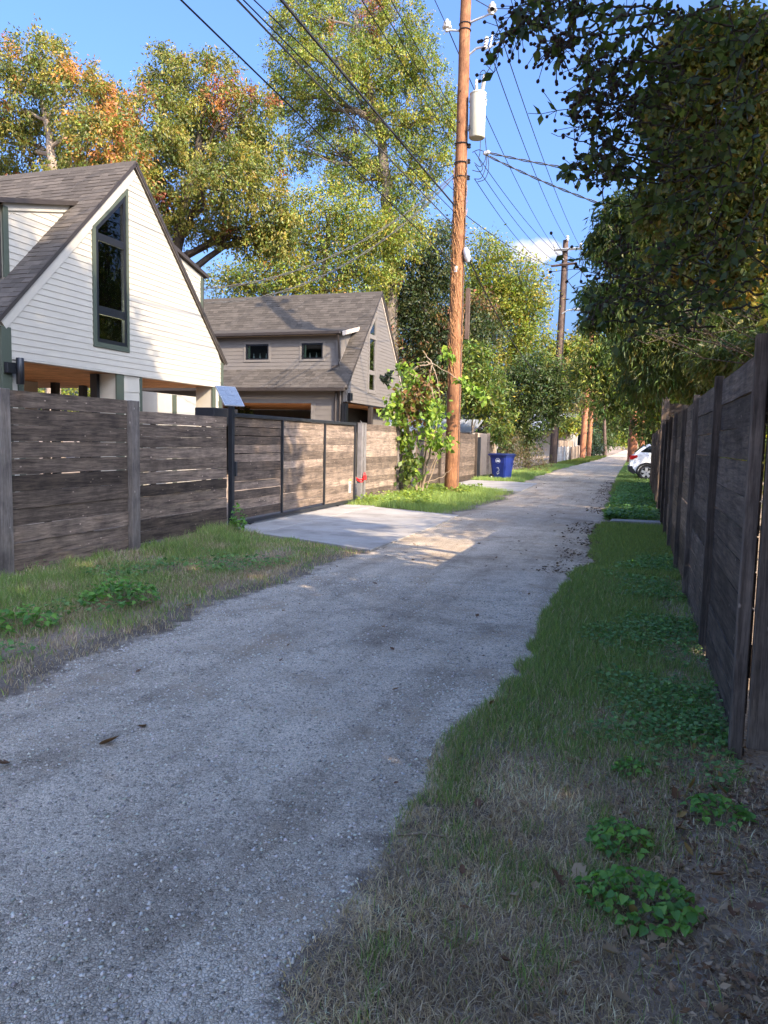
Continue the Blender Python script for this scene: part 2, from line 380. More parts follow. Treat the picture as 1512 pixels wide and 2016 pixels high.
def mesh_np(name, V, T, col, mat, parent=None, smooth=False, origin=None):
    V = np.asarray(V, np.float32); T = np.asarray(T, np.int32)
    c = V.mean(0) if origin is None else np.array(origin, np.float32)
    me = bpy.data.meshes.new(name); n = len(V); k = T.shape[1]
    me.vertices.add(n); me.vertices.foreach_set('co', (V-c).ravel())
    me.loops.add(T.size); me.loops.foreach_set('vertex_index', T.ravel())
    me.polygons.add(len(T)); me.polygons.foreach_set('loop_start', np.arange(0, T.size, k, dtype=np.int32)); me.polygons.foreach_set('loop_total', np.full(len(T), k, np.int32))
    if smooth: me.polygons.foreach_set('use_smooth', np.ones(len(T), bool))
    me.update(calc_edges=True)
    if col is not None:
        at = me.color_attributes.new('col', 'FLOAT_COLOR', 'POINT')
        at.data.foreach_set('color', np.concatenate([np.asarray(col, np.float32), np.ones((n, 1), np.float32)], 1).ravel())
    return place(name, me, mat, parent, c)
def unit(a): return a/np.maximum(np.linalg.norm(a, axis=1, keepdims=True), 1e-9)

def plank(name, mat, parent, y0, y1, xc, th, z0, z1, rough=0.004, axis='y', n=6):
    """one rough-sawn board lying along Y (or X): uneven upper and lower edge"""
    L = y1-y0; t = np.linspace(0, 1, n+1)
    lo = z0 + (RNG.random(n+1)-0.5)*rough*2; hi = z1 + (RNG.random(n+1)-0.5)*rough*2
    bow = (RNG.random()-0.5)*0.008*np.sin(t*math.pi)
    v = []; f = []
    for i in range(n+1):
        a = y0+L*t[i]
        for (xx, zz) in ((xc-th/2+bow[i], lo[i]), (xc+th/2+bow[i], lo[i]), (xc+th/2+bow[i], hi[i]), (xc-th/2+bow[i], hi[i])):
            v.append((xx, a, zz) if axis == 'y' else (a, xx, zz))
    for i in range(n):
        for j in range(4):
            q = [4*i+j, 4*i+(j+1) % 4, 4*(i+1)+(j+1) % 4, 4*(i+1)+j]; f.append(q[::-1] if axis == 'y' else q)
    f += [[0, 1, 2, 3], [4*n+3, 4*n+2, 4*n+1, 4*n]]
    m = MB(); m.v = v; m.f = f; return m.build(name, mat, parent)

# ------------------------------------------------------------------ foliage helpers
def leaf_cards(P, D, L, W, up=0.4, fold=0.35):
    """one leaf = four points, folded along the midrib (two triangles)"""
    n = len(P); R_ = unit(RNG.normal(size=(n, 3)) + np.array([0, 0, up])); D = unit(D)
    Sd = unit(np.cross(D, R_)); N = np.cross(Sd, D)
    L = np.broadcast_to(np.asarray(L, float), (n,))[:, None]; W = np.broadcast_to(np.asarray(W, float), (n,))[:, None]
    mid = P + D*L*0.42
    V = np.stack([P, mid + Sd*W/2 - N*W*fold*0.5, P + D*L - N*L*0.08, mid - Sd*W/2 - N*W*fold*0.5], 1).reshape(-1, 3)
    b = np.arange(n)[:, None]*4; T = np.concatenate([b+np.array([[0, 1, 2]]), b+np.array([[0, 2, 3]])], 1).reshape(-1, 3)
    return V, T
def limb(mb, a, b, r0, r1, n=6, jit=0.08, sides=6, sag=0.0):
    a = np.array(a, float); b = np.array(b, float); L = np.linalg.norm(b-a); pts = []; rs = []
    for i in range(n+1):
        t = i/n; p = a+(b-a)*t + (RNG.normal(size=3)*jit*L*0.35*math.sin(math.pi*t) if 0 < i < n else 0)
        p[2] += sag*L*math.sin(math.pi*t); pts.append(p); rs.append(r0+(r1-r0)*t**0.8)
    mb.tube(pts, rs, sides, False); return pts, rs
def pick_col(pal, n, w=None):
    pal = np.array(pal); idx = RNG.choice(len(pal), n, p=w); return pal[idx]
def crown_cloud(blobs, per, L, pal, accent=None, acc_thr=0.8, acc_scale=1.5, wr=0.42, droop=0.35, spread=0.55, shell=0.55):
    """clusters of leaves through each ellipsoid; returns leaf arrays and the cluster centres by blob"""
    Ps, Ds, Cs, cl = [], [], [], []
    for (c, r, k) in blobs:
        c = np.array(c, float); r = np.array(r, float)
        d = unit(RNG.normal(size=(k, 3))); rad = RNG.random((k, 1))**(1/3)
        rad = np.where(RNG.random((k, 1)) < shell, 0.72+0.34*RNG.random((k, 1)), rad)
        off = d*rad; Q = c + off*r; cl.append(Q)
        tw = unit(off + RNG.normal(size=(k, 3))*0.5 - np.array([0, 0, droop]))
        ci = np.repeat(np.arange(k), per); n = len(ci)
        t = RNG.random((n, 1)); sp = spread*min(1.0, float(np.mean(r))*0.8+0.25)
        P = Q[ci] + tw[ci]*(t-0.4)*sp*1.6 + RNG.normal(size=(n, 3))*sp*0.30
        D = tw[ci]*0.7 + RNG.normal(size=(n, 3))*0.75 - np.array([0, 0, droop])
        base = pick_col(pal, k)[ci]
        if accent is not None:
            s = vnoise(Q[:, 0]+Q[:, 1]*0.6, Q[:, 2], acc_scale, 3)*0.6 + RNG.random(k)*0.4
            am = (s > acc_thr)[ci]; base = np.where(am[:, None], pick_col(accent, k)[ci], base)
        col = base*(0.72+0.56*RNG.random((n, 1)))*(1+0.12*RNG.normal(size=(n, 3))); Cs.append(np.clip(col, 0.004, 0.6)); Ps.append(P); Ds.append(D)
    P = np.concatenate(Ps); D = np.concatenate(Ds); C = np.concatenate(Cs)
    l = L*(0.7+0.6*RNG.random(len(P))); V, T = leaf_cards(P, D, l, l*wr*(0.8+0.4*RNG.random(len(P))))
    return V, T, np.repeat(C, 4, 0), cl
def tree(name, label, base, blobs, trunk, L, pal, per=14, accent=None, acc_thr=0.8, acc_scale=1.5, wr=0.42, droop=0.35, spread=0.55, shell=0.55,
         bark='bark', r0=0.25, twigs=10, cat='tree', group=None, limb_r=1.0):
    """trunk = list of points from the ground up; limbs go from it to every clump of the crown"""
    root = thing(name, label, cat, base, group); mb = MB()
    tp = [np.array(p, float) for p in trunk]; k = len(tp); rr = [r0*(1-0.72*i/max(1, k-1)) for i in range(k)]
    pts = []; rs = []
    for i in range(k-1):
        for s in range(4):
            t = s/4; pts.append(tp[i]*(1-t)+tp[i+1]*t + (RNG.normal(size=3)*rr[i]*0.25 if (i or s) else 0)); rs.append(rr[i]*(1-t)+rr[i+1]*t)
    pts.append(tp[-1]); rs.append(rr[-1]); rs[0] *= 1.35
    mb.tube(pts, rs, 9, False)
    tr = mb.build('trunk', bark, root, True)
    V, T, C, cl = crown_cloud(blobs, per, L, pal, accent, acc_thr, acc_scale, wr, droop, spread, shell)
    br = MB(); P_ = np.array(pts)
    for (c, r, kk), Q in zip(blobs, cl):
        c = np.array(c, float); dz = np.abs(P_[:, 2] - (c[2]-0.35*np.linalg.norm(P_[:, :2]-c[:2], axis=1))); i = int(np.argmin(dz + 0.3*np.linalg.norm(P_[:, :2]-c[:2], axis=1)))
        i = min(i, len(pts)-2); rb = min(limb_r, rs[i]*0.62, 0.05+0.03*float(np.linalg.norm(c-P_[i])))
        lp, lr = limb(br, P_[i], c, rb, rb*0.35, 6, 0.12, 6, 0.06)
        for q in Q[RNG.permutation(len(Q))[:twigs]]:
            j = int(RNG.integers(2, 7)); limb(br, lp[j], q, lr[j]*0.6, max(0.006, L*0.035), 4, 0.14, 4, 0.05)
    if br.v: br.build('branch', bark, root, True)
    mesh_np('crown', V, T, C, 'leaf', root)
    return root
def blob_px(px, py, Y, rx, ry, k, depth=None):
    c = atY(px, py, Y); s = depth_scale(c); d = depth if depth else 0.8*(rx+ry)/2*s
    return (c, (rx*s, d, ry*s), k)

# ================================================================== GROUND
def sheet(name, mat, x0f, x1f, ys, nx, zf):
    v = []; f = []
    for y in ys:
        a, b_ = x0f(y), x1f(y)
        for i in range(nx+1):
            x = a+(b_-a)*i/nx; v.append((x, y, zf(x, y)))
    for j in range(len(ys)-1):
        for i in range(nx):
            o = j*(nx+1)+i; f.append([o, o+1, o+nx+2, o+nx+1])
    me = bpy.data.meshes.new(name); me.from_pydata(v, [], f); me.polygons.foreach_set('use_smooth', [True]*len(f))
    o = place(name, me, mat, None, (0, 0, 0)); o['kind'] = 'structure'; return o
sheet('ground', 'soil', lambda y: -500, lambda y: 500, [-300, 0, 300, 900], 8, lambda x, y: 0.0)
def road_l(y):
    b = float(np.interp(y, [-6, 3, 10, 15, 20, 24, 31, 45, 60, 80, 250], [-3.4, -3.42, -3.5, -3.5, -3.25, -3.5, -4.1, -4.3, -4.0, -3.6, -3.3]))
    return b + (float(vnoise(y, 0, 0.9, 1))-0.5)*0.34 + (float(vnoise(y, 3, 0.3, 2))-0.5)*0.16
def road_r(y):
    b = float(np.interp(y, [-6, 1.5, 3, 5.3, 9, 19, 30, 250], [-0.9, -0.85, -0.84, -0.68, -0.63, -0.62, -0.75, -0.7]))
    return b + (float(vnoise(y, 9, 0.8, 4))-0.5)*0.26 + (float(vnoise(y, 13, 0.25, 5))-0.5)*0.14
ys = list(np.arange(-5, 14, 0.12)) + list(np.arange(14, 40, 0.5)) + list(np.arange(40, 251, 5.0))
def road_z(x, y):
    t = (x+2.05)/1.45
    return 0.010 + 0.022*max(0, 1-t*t) + (float(vnoise(x, y, 0.55, 6))-0.5)*0.016
WID = 0.32
ra = sheet('gravel_alley', 'gravel', lambda y: road_l(y)-WID, lambda y: road_r(y)+WID, ys, 20, lambda x, y: road_z(x, y) if road_l(y) < x < road_r(y) else 0.005+0.004*float(vnoise(x, y, .3, 6)))
_e = []
for v_ in ra.data.vertices:
    l_, r_ = road_l(v_.co.y), road_r(v_.co.y); _e.append(min(1.0, max(0.0, (min(v_.co.x-l_, r_-v_.co.x)+WID)/(2*WID))))
ra.data.attributes.new('edge', 'FLOAT', 'POINT').data.foreach_set('value', _e)

# loose stones over the near gravel: real pebbles, larger ones toward the edges
def pebbles(n, ymin, ymax, over, smin, smax, name):
    y = ymin + (ymax-ymin)*RNG.random(n)**1.5
    l = np.array([road_l(a) for a in y]); r = np.array([road_r(a) for a in y]); x = l-over + (r-l+2*over)*RNG.random(n)
    edge = np.minimum(x-l, r-x); keep = (RNG.random(n) < np.where(edge < 0.0, np.exp(edge*8)*0.55, 0.55+.45*np.exp(-edge*5)))
    x, y = x[keep], y[keep]; n = len(x)
    s = smin + (smax-smin)*RNG.random(n)**3.6
    base = np.array([(1, 0, 0), (-1, 0, 0), (0, 1, 0), (0, -1, 0), (0, 0, .7), (0, 0, -.7)], float)
    V = base[None]*(0.6+0.7*RNG.random((n, 6, 1))) * s[:, None, None]
    a = RNG.random(n)*6.283; ca, sa = np.cos(a)[:, None], np.sin(a)[:, None]
    V = np.stack([V[..., 0]*ca - V[..., 1]*sa*0.75, V[..., 0]*sa + V[..., 1]*ca*0.75, V[..., 2]], -1)
    z = np.array([road_z(p, q) if True else 0 for p, q in zip(x, y)]); z = np.where((x < np.array([road_l(a) for a in y])) | (x > np.array([road_r(a) for a in y])), 0.004, z)
    V += np.stack([x, y, z + s*0.12], 1)[:, None, :]
    T0 = np.array([(0, 2, 4), (2, 1, 4), (1, 3, 4), (3, 0, 4), (2, 0, 5), (1, 2, 5), (3, 1, 5), (0, 3, 5)])
    T = (np.arange(n)[:, None, None]*6 + T0[None]).reshape(-1, 3)
    c = (0.20+0.64*RNG.random((n, 1))**.9)*np.array([[1.0, 0.91, 0.76]])*(1+0.04*RNG.normal(size=(n, 3)))
    big = vnoise(x, y, 0.7, 8)[:, None]; c *= 0.78+0.44*big
    o = mesh_np(name, V.reshape(-1, 3), T, np.repeat(np.clip(c, .02, .85), 6, 0), 'stone'); o['kind'] = 'stuff'; o['label'] = 'loose grey gravel stones strewn over the alley surface'; o['category'] = 'gravel'
pebbles(75000, 1.2, 8.0, 0.30, 0.0025, 0.0115, 'gravel_stones')

# concrete driveway in front of the sliding gate
drive = thing('concrete_driveway', 'pale concrete driveway apron in front of the sliding wooden gate', 'driveway', (-5, 13, 0)); drive['kind'] = 'structure'
for poly in ([(-6.9, 10.9), (-5.62, 10.62), (-5.62, 16.35), (-6.9, 16.6)], [(-5.605, 10.61), (-4.4, 10.15), (-3.42, 9.72), (-3.35, 13.0), (-5.605, 12.95)], [(-5.605, 12.965), (-3.35, 13.015), (-3.42, 15.2), (-4.6, 15.62), (-5.605, 16.1)]):
    MB().prism([(x, y, -0.05) for x, y in poly], (0, 0, 0.085)).build('concrete_slab', 'concrete', drive, bevel=0.006)
d2 = thing('concrete_apron', 'pale concrete apron in front of the dark fence beside the blue bin', 'driveway', (-5, 26, 0)); d2['kind'] = 'structure'
for poly in ([(-6.2, 24.2), (-4.6, 23.4), (-3.4, 24.0), (-3.5, 29.0), (-4.6, 29.6), (-6.2, 29.8)],):
    MB().prism([(x, y, -0.05) for x, y in poly], (0, 0, 0.082)).build('concrete_slab', 'concrete', d2, bevel=0.006)
d3 = thing('concrete_path', 'narrow concrete strip crossing the right verge to the fence', 'path', (0.05, 15.7, 0)); d3['kind'] = 'structure'
MB().prism([(-0.42, 15.45, -.05), (0.53, 15.55, -.05), (0.53, 16.0, -.05), (-0.4, 15.85, -.05)], (0, 0, 0.11)).build('concrete_slab', 'concrete', d3, bevel=0.006)

# ================================================================== FENCES, GATE
LF = -6.35
lf = thing('wooden_fence', 'tall weathered horizontal board fence along the left verge, ending at the solar panel post', 'fence', (LF, 8.4, 0))
def boards(parent, y0, y1, ztop, zbot, h, X, th=0.024, mat='fence_y', gapp=0.5, n=6):
    z = ztop
    while z - zbot > 0.05:
        zb = max(zbot, z-h*(0.93+0.14*RNG.random())); plank('board', mat, parent, y0, y1, X+(RNG.random()-0.5)*0.012, th, zb, z, 0.0035, 'y', n)
        z = zb - (0.0045 + (0.009*RNG.random() if RNG.random() < gapp else 0))
boards(lf, 3.4, 6.12, 1.93, 0.03, 0.172, LF)
boards(lf, 6.34, 8.33, 1.99, 0.03, 0.172, LF)
boards(lf, 8.52, 10.86, 1.86, 0.03, 0.158, LF, gapp=0.8)
B('post', 'post_z', lf, LF-0.02, LF+0.075, 6.13, 6.33, 0, 2.0, 0.006); B('post', 'post_z', lf, LF-0.02, LF+0.075, 8.34, 8.51, 0, 1.99, 0.006)
for y0, y1 in ((8.9, 8.99), (10.2, 10.29)): B('batten', 'fence_z', lf, LF-0.045, LF-0.016, y0, y1, 0.1, 1.8)
for y0, y1 in ((6.9, 6.99), (7.6, 7.69)): B('batten', 'fence_z', lf, LF-0.045, LF-0.016, y0, y1, 0.1, 1.9)

sp = thing('solar_panel_post', 'black steel gate post carrying the small solar panel at the left end of the gate', 'post', (LF+0.06, 10.93, 0))
B('post_tube', 'dark_metal', sp, LF+0.02, LF+0.10, 10.89, 10.97, 0, 2.1, 0.006)
B('latch_box', 'dark_metal', sp, LF+0.04, LF+0.12, 10.972, 11.03, 0.9, 1.14, 0.005)
pan = thing('solar_module', 'small tilted solar panel on top of the black gate post', 'solar panel', (LF+0.13, 10.97, 2.12))
hh = Vector((.50, .866, 0)); ss = (Vector((.60, -.35, -.72))).normalized(); nn = hh.cross(ss); nn = nn if nn.z > 0 else -nn
pc = Vector(atX(452, 781, LF+0.13))
def quad(c, a, b_, w, h, t, off): return [c + a*(sx*w/2) + b_*(sy*h/2) + nn*off for sx, sy in ((-1, -1), (1, -1), (1, 1), (-1, 1))]
MB().prism(quad(pc, hh, ss,   .36, .44, 0, 0), nn*0.022).build('panel_frame', 'galv', pan, bevel=0.002)
for i in range(3):
    for j in range(4):
        MB().prism(quad(pc + hh*((i-1)*0.112) + ss*((j-1.5)*0.104), hh, ss, .108, .100, 0, 0.0225), nn*0.0025).build('solar_cell', 'solar_cell', pan)
MB().tube([Vector((LF+0.06, 10.93, 2.02)), pc - nn*0.005], 0.018).build('bracket', 'dark_metal', pan)

# sliding gate
gate = thing('sliding_gate', 'sliding driveway gate of weathered boards in a black steel frame', 'gate', (LF, 14, 0.05))
GX = LF+0.02; G0, G1 = 11.04, 16.72
zt, zb_ = 1.88, 0.13
B('frame_rail', 'dark_metal', gate, GX-0.03, GX+0.045, G0, G1, zt-0.005, zt+0.055, 0.004)
B('frame_rail', 'dark_metal', gate, GX-0.03, GX+0.045, G0, G1, zb_-0.06, zb_, 0.004)
bays = [(G0, 12.82), (12.86, 14.86), (14.89, G1-0.04)]
for y in (12.82, 14.86, G1-0.04): B('frame_upright', 'dark_metal', gate, GX+0.005, GX+0.043, y, y+0.038, zb_+0.002, zt-0.008)
for k, (a, b_) in enumerate(bays): boards(gate, a+0.003, b_-0.003, zt-0.012, zb_+0.004, 0.148, GX-0.012, 0.022, 'fence_y' if k == 0 else 'gate_y', 0.9 if k == 0 else 0.25)  # near bay keeps the shaded wood tone, the other bays the sunlit one
for y in (11.62, 15.7):
    r = B('roller_bracket', 'dark_metal', gate, GX-0.02, GX+0.05, y-0.09, y+0.09, 0.055, zb_-0.063, 0.004)
    MB().lathe((GX-0.01, y, 0.062), (1, 0, 0), [(0, .035), (0.01, .042), (0.03, .042), (0.04, .035)], 14).build('wheel', 'dark_metal', r, True) if 0 else MB().lathe((GX-0.005, y, 0.077), (1, 0, 0), [(0, .038), (0.01, .044), (0.03, .044), (0.04, .038)], 14).build('wheel', 'dark_metal', gate, True)
MB().prism([(GX+0.002, 16.40, 0.30), (GX+0.002, 16.53, 0.30), (GX+0.002, 16.53, 0.62), (GX+0.002, 16.40, 0.62)], (0.003, 0, 0)).build('warning_sticker', 'paper', gate)['label'] = 'small pale warning sticker low on the gate'
MB().prism([(GX+0.0055, 16.405, 0.565), (GX+0.0055, 16.525, 0.565), (GX+0.0055, 16.525, 0.615), (GX+0.0055, 16.405, 0.615)], (0.001, 0, 0)).build('sticker_band', 'paper_yellow', gate)
for (a, b_) in ((0.50, 0.53), (0.44, 0.455), (0.41, 0.422), (0.38, 0.392)): MB().prism([(GX+0.0055, 16.42, a), (GX+0.0055, 16.51, a), (GX+0.0055, 16.51, b_), (GX+0.0055, 16.42, b_)], (0.001, 0, 0)).build('sticker_print', 'black', gate)
gp = thing('gate_post', 'grey double steel gate post at the far end of the sliding gate', 'gate post', (LF+0.1, 16.95, 0))
for i, y in enumerate((16.86, 17.06)): B('post_tube', 'post_metal', gp, LF+0.04, LF+0.16, y, y+0.11, 0, 1.93, 0.006)
B('cap_plate', 'post_metal', gp, LF+0.035, LF+0.165, 16.855, 17.175, 1.932, 1.945)
B('crossbar', 'post_metal', gp, LF+0.06, LF+0.14, 16.972, 17.058, 1.05, 1.12)
for k in range(4):
    a = 0.3*k; MB().tube([(LF+0.10+0.012*math.cos(t), 16.93+0.03*math.cos(t), 1.945+0.0+0.05*t/3) for t in (0, 1, 2, 3)], 0.006, 4).build('bolt', 'galv', gp) if k < 1 else None
lock = thing('red_chain_lock', 'bright red chain lock wound around the grey gate post', 'lock', (LF+0.1, 16.95, 0.55))
for k in range(2):
    z = 0.56+0.05*k; pts = []
    for i in range(17):
        t = 2*math.pi*i/16; pts.append((LF+0.10+0.08*math.cos(t), 16.93+0.09*math.sin(t), z+0.02*math.sin(t*2+k)))
    MB().tube(pts, 0.016, 6, False).build('chain_loop', 'red', lock, True)
MB().tube([(LF+0.215, 16.93+0.045*math.cos(t), 0.69+0.07*math.sin(t)) for t in np.linspace(0, math.pi, 9)], 0.010, 6).build('shackle', 'red', lock, True)
B('lock_body', 'red', lock, LF+0.19, LF+0.25, 16.87, 16.99, 0.58, 0.70, 0.012)
ef = thing('wooden_fence', 'short sunlit board fence section between gate post and leafy bush', 'fence', (LF, 18.8, 0))
boards(ef, 17.2, 20.1, 1.93, 0.04, 0.155, LF, mat='gate_y', gapp=0.2); B('post', 'post_z', ef, LF-0.02, LF+0.07, 20.105, 20.24, 0, 1.95, 0.006)
boards(ef, 20.25, 21.6, 1.80, 0.04, 0.155, LF, gapp=0.4)
ob = thing('gate_operator', 'black gate motor box mounted behind the fence beside the solar panel', 'gate motor', (-7.4, 12.2, 1.5))
B('housing', 'black', ob, -7.6, -7.2, 11.9, 12.75, 1.75, 2.06, 0.01); B('stand', 'dark_metal', ob, -7.45, -7.35, 12.2, 12.3, 0, 1.748)

# second dark fence beyond the utility pole
mf = thing('wooden_fence', 'dark grey board fence beyond the large utility pole', 'fence', (-6.3, 27, 0))
for a, b_ in ((21.9, 24.6), (24.75, 27.4), (27.55, 30.6)):
    boards(mf, a, b_, 1.86, 0.05, 0.175, -6.3, mat='darkfence_y', gapp=0.3, n=4); B('post', 'darkfence_z', mf, -6.31, -6.21, b_+0.01, b_+0.13, 0, 1.9)
B('steel_post', 'dark_metal', mf, -6.28, -6.12, 30.85, 31.0, 0, 1.75)
pf = thing('plywood_fence', 'plain tan panel fence behind the blue bin', 'fence', (-6.35, 32, 0))
B('panel', 'ply', pf, -6.42, -6.38, 31.1, 33.7, 0.1, 1.92); B('post', 'tan_z', pf, -6.4, -6.28, 33.72, 33.84, 0, 1.95); B('post', 'tan_z', pf, -6.376, -6.3, 31.05, 31.15, 0, 1.93)
boards_l = thing('picket_fence', 'pale low board fence between plywood panel and dark bush', 'fence', (-6.4, 35, 0))
for i in range(14): B('picket', 'tan_z', boards_l, -6.42, -6.40, 33.95+i*0.16, 34.09+i*0.16, 0.05, 1.55+0.03*RNG.random())

# ---- right fence
RX = 0.55
rf = thing('wooden_fence', 'long tall dark board fence running down the right side of the alley', 'fence', (RX, 10, 0))
py = [4.02, 5.98, 8.12, 10.05, 12.2, 14.0, 15.7, 17.75]
for i in range(len(py)-1):
    boards(rf, py[i]+0.035, py[i+1]-0.035, 2.03, -0.03, 0.178, RX+0.03, 0.026, 'darkfence_y', 0.35)
    for b_ in (0.33, 0.67):
        pass
for i, y in enumerate(py):
    B('post', 'darkfence_z', rf, RX-0.035, RX+0.025, y-0.032, y+0.032, -0.02 if i != 1 else 0.08, 2.06 if i else 2.09, 0.004)
# corner of the right fence: upright planks turning away from the alley, facing the camera
rg = thing('plank_gate', 'dark upright planks turning the near corner of the right fence', 'fence', (RX+0.6, 3.93, 0))
xb = RX+0.03
for i in range(14):
    w = (0.105, 0.10, 0.13, 0.12)[i % 4]; pz = (0.10, 0.05, 0.08, 0.06)[i % 4]
    B('plank', 'darkfence_z', rg, xb, xb+w, 3.895+0.014*(i % 2), 3.92+0.014*(i % 2), pz, 2.05+0.01*(i % 3), 0.004); xb += w + (0.028 if i == 0 else 0.010)
for z in (0.22, 1.0, 1.75): B('rail', 'darkfence_x', rg, RX+0.04, xb, 3.94, 3.985, z, z+0.09)
B('backing_board', 'darkfence_x', rg, RX+0.04, xb, 3.99, 4.01, 0.32, 1.98)
# taller cross fence and the older fence further on
cf = thing('wooden_fence', 'taller grey board screen standing crosswise behind the right fence', 'fence', (0.9, 18.2, 0))
for i in range(6): plank('board', 'fence_x', cf, 0.66, 1.75, 18.3, 0.03, 0.9+i*0.27, 1.155+i*0.27, 0.003, 'x', 4)
B('post', 'fence_z', cf, 0.50, 0.66, 18.18, 18.32, 0, 2.75, 0.006); B('cap_rail', 'fence_x', cf, 0.48, 1.78, 18.2, 18.36, 2.752, 2.80, 0.004); B('post', 'fence_z', cf, 1.76, 1.9, 18.2, 18.34, 0, 2.75, 0.006)
of = thing('wooden_fence', 'older dark brown fence beyond the crosswise screen, before the white car', 'fence', (0.6, 25, 0))
for i in range(5):
    a = 18.6+i*2.6; boards(of, a+0.05, a+2.5, 1.92, 0.05, 0.2, 0.62, mat='darkfence_y', gapp=0.4, n=3); B('post', 'fence_z', of, 0.52, 0.60, a-0.05, a+0.05, 0, 1.98)

# ================================================================== HOUSES
def siding(parent, mat, P, z0, z1, step, lo, hi, holes=(), name='clapboard', proud=0.014, zmax_fn=None):
    """lapped boards; P(u, z, n) maps wall coordinates to the world; lo/hi give the ends at a height"""
    z = z0
    while z < z1-0.02:
        zt_ = min(z+step, z1); segs = [(lo(z), lo(zt_), hi(z), hi(zt_))]
        zm = (z+zt_)/2
        for (hl, hr, ha, hb) in holes:
            new = []
            a, b_ = (hl(zm) if callable(hl) else hl), (hr(zm) if callable(hr) else hr)
            hbm = hb
            for s in segs:
                if zm <= ha or zm >= hbm or a >= max(s[2], s[3]) or b_ <= min(s[0], s[1]) or b_-a < 0.01: new.append(s); continue
                al, ar = (hl(z), hl(zt_)) if callable(hl) else (hl, hl); bl, brr = (hr(z), hr(zt_)) if callable(hr) else (hr, hr)
                if (a > s[0]): new.append((s[0], s[1], al, ar))
                if (b_ < s[2]): new.append((bl, brr, s[2], s[3]))
            segs = new
        for (a0, a1, b0, b1) in segs:
            if b0-a0 < 0.02 and b1-a1 < 0.02: continue
            m = MB(); d = 0.008
            b0 = max(b0, a0+0.002); b1 = max(b1, a1+0.002)
            m.v = [P(a0, z, proud), P(b0, z, proud), P(b1, zt_+d*0, 0.003), P(a1, zt_, 0.003), P(a0, z, -0.012), P(b0, z, -0.012), P(b1, zt_, -0.012), P(a1, zt_, -0.012)]
            m.f = box_faces(0); m.f = [list(f) for f in m.f]
            o = m.build(name, mat, parent)
            bm = bmesh.new(); bm.from_mesh(o.data); bmesh.ops.recalc_face_normals(bm, faces=bm.faces); bm.to_mesh(o.data); bm.free()
        z = zt_
def poly_slab(parent, name, mat, P, pts, n0, n1, bevel=0.0):
    a = [Vector(P(u, z, n0)) for u, z in pts]; off = Vector(P(pts[0][0], pts[0][1], n1)) - a[0]
    return MB().prism(a, off).build(name, mat, parent, bevel=bevel)
def bar(parent, name, mat, P, u0, z0, u1, z1, w, n0, n1):
    d = Vector((u1-u0, z1-z0)).normalized(); q = Vector((-d.y, d.x))*w/2
    return poly_slab(parent, name, mat, P, [(u0+q.x, z0+q.y), (u0-q.x, z0-q.y), (u1-q.x, z1-q.y), (u1+q.x, z1+q.y)], n0, n1)
def shingles(parent, mat, O, U, V, N, rows, step, spans, tab=0.3, individual=True, seed=1):
    """tabs in courses up the slope; O eave corner, U along the eave, V up the slope, N outward"""
    rg_ = np.random.default_rng(seed); O, U, V, N = map(Vector, (O, U, V, N)); acc = MB(); cols = []; made = 0
    for r in range(rows):
        a, b_ = spans(r*step)
        if b_-a < 0.05: continue
        u = a - rg_.random()*tab*0.6
        while u < b_:
            w = tab*(0.6+0.7*rg_.random()); u0, u1 = max(a, u), min(b_, u+w-0.004)
            if u1-u0 > 0.02:
                th = 0.008+0.010*rg_.random(); drop = -0.012*rg_.random()
                lo_, hi_ = r*step+drop, (r+1)*step+0.02
                pts = [O+U*u0+V*lo_+N*th, O+U*u1+V*lo_+N*th, O+U*u1+V*hi_+N*0.004, O+U*u0+V*hi_+N*0.004, O+U*u0+V*lo_, O+U*u1+V*lo_, O+U*u1+V*hi_, O+U*u0+V*hi_]
                tone = 0.72+0.5*rg_.random()
                m = acc if not individual else MB(); o = len(m.v); m.v += [tuple(p) for p in pts]; m.f += box_faces(o)
                if individual:
                    ob_ = m.build('shingle', mat, parent); at = ob_.data.color_attributes.new('col', 'FLOAT_COLOR', 'POINT'); at.data.foreach_set('color', [tone, tone, tone, 1]*8); made += 1
                else: cols += [tone]*8
            u += w
    if not individual and acc.v:
        ob_ = acc.build('shingle', mat, parent, kind='stuff'); at = ob_.data.color_attributes.new('col', 'FLOAT_COLOR', 'POINT')
        at.data.foreach_set('color', np.repeat(np.array(cols), 4).reshape(-1, 4).astype(np.float32).ravel() if False else np.stack([np.array(cols)]*3+[np.ones(len(cols))], 1).astype(np.float32).ravel())
    return made
def white_attr(o):
    at = o.data.color_attributes.new('col', 'FLOAT_COLOR', 'POINT'); at.data.foreach_set('color', [.9, .9, .9, 1]*len(o.data.vertices)); return o

# ---- white house ----------------------------------------------------
WX = -10.3; AY, AZ = 13.84, 7.24; SL = 1.02; YL, YR = 10.22, 17.44; ZB = 2.83
wh = thing('white_house', 'white clapboard gable house with green trim and a tall trapezoid window, behind the left fence', 'house', (WX-3, 13.8, 0))
PW = lambda u, z, n: (WX+n, u, z)
rl = lambda z: max(YL+0.10, AY-(AZ-0.10-z)/SL); rr_ = lambda z: min(YR-0.0, AY+(AZ-0.10-z)/SL)
zlw = AZ-SL*(AY-YL)
# window in the gable
wl0, wl1, wz0 = 12.50, 13.61, 3.27; wtl, wtr = 5.57, 6.62
wtop = lambda u: wtl+(u-wl0)*(wtr-wtl)/(wl1-wl0)
wleft = lambda z: wl0 if z <= wtl else min(wl1, wl0+(z-wtl)*(wl1-wl0)/(wtr-wtl))
rkw = 0.20*math.sqrt(1+1/SL/SL)*0.9
siding(wh, 'siding_white', PW, ZB, AZ-0.25, 0.118, lambda z: (YL+0.11 if z < zlw+0.02 else rl(z)+rkw), lambda z: rr_(z) - (0.10 if z < zlw else 0.045), [(wleft, wl1, wz0, wtr)])
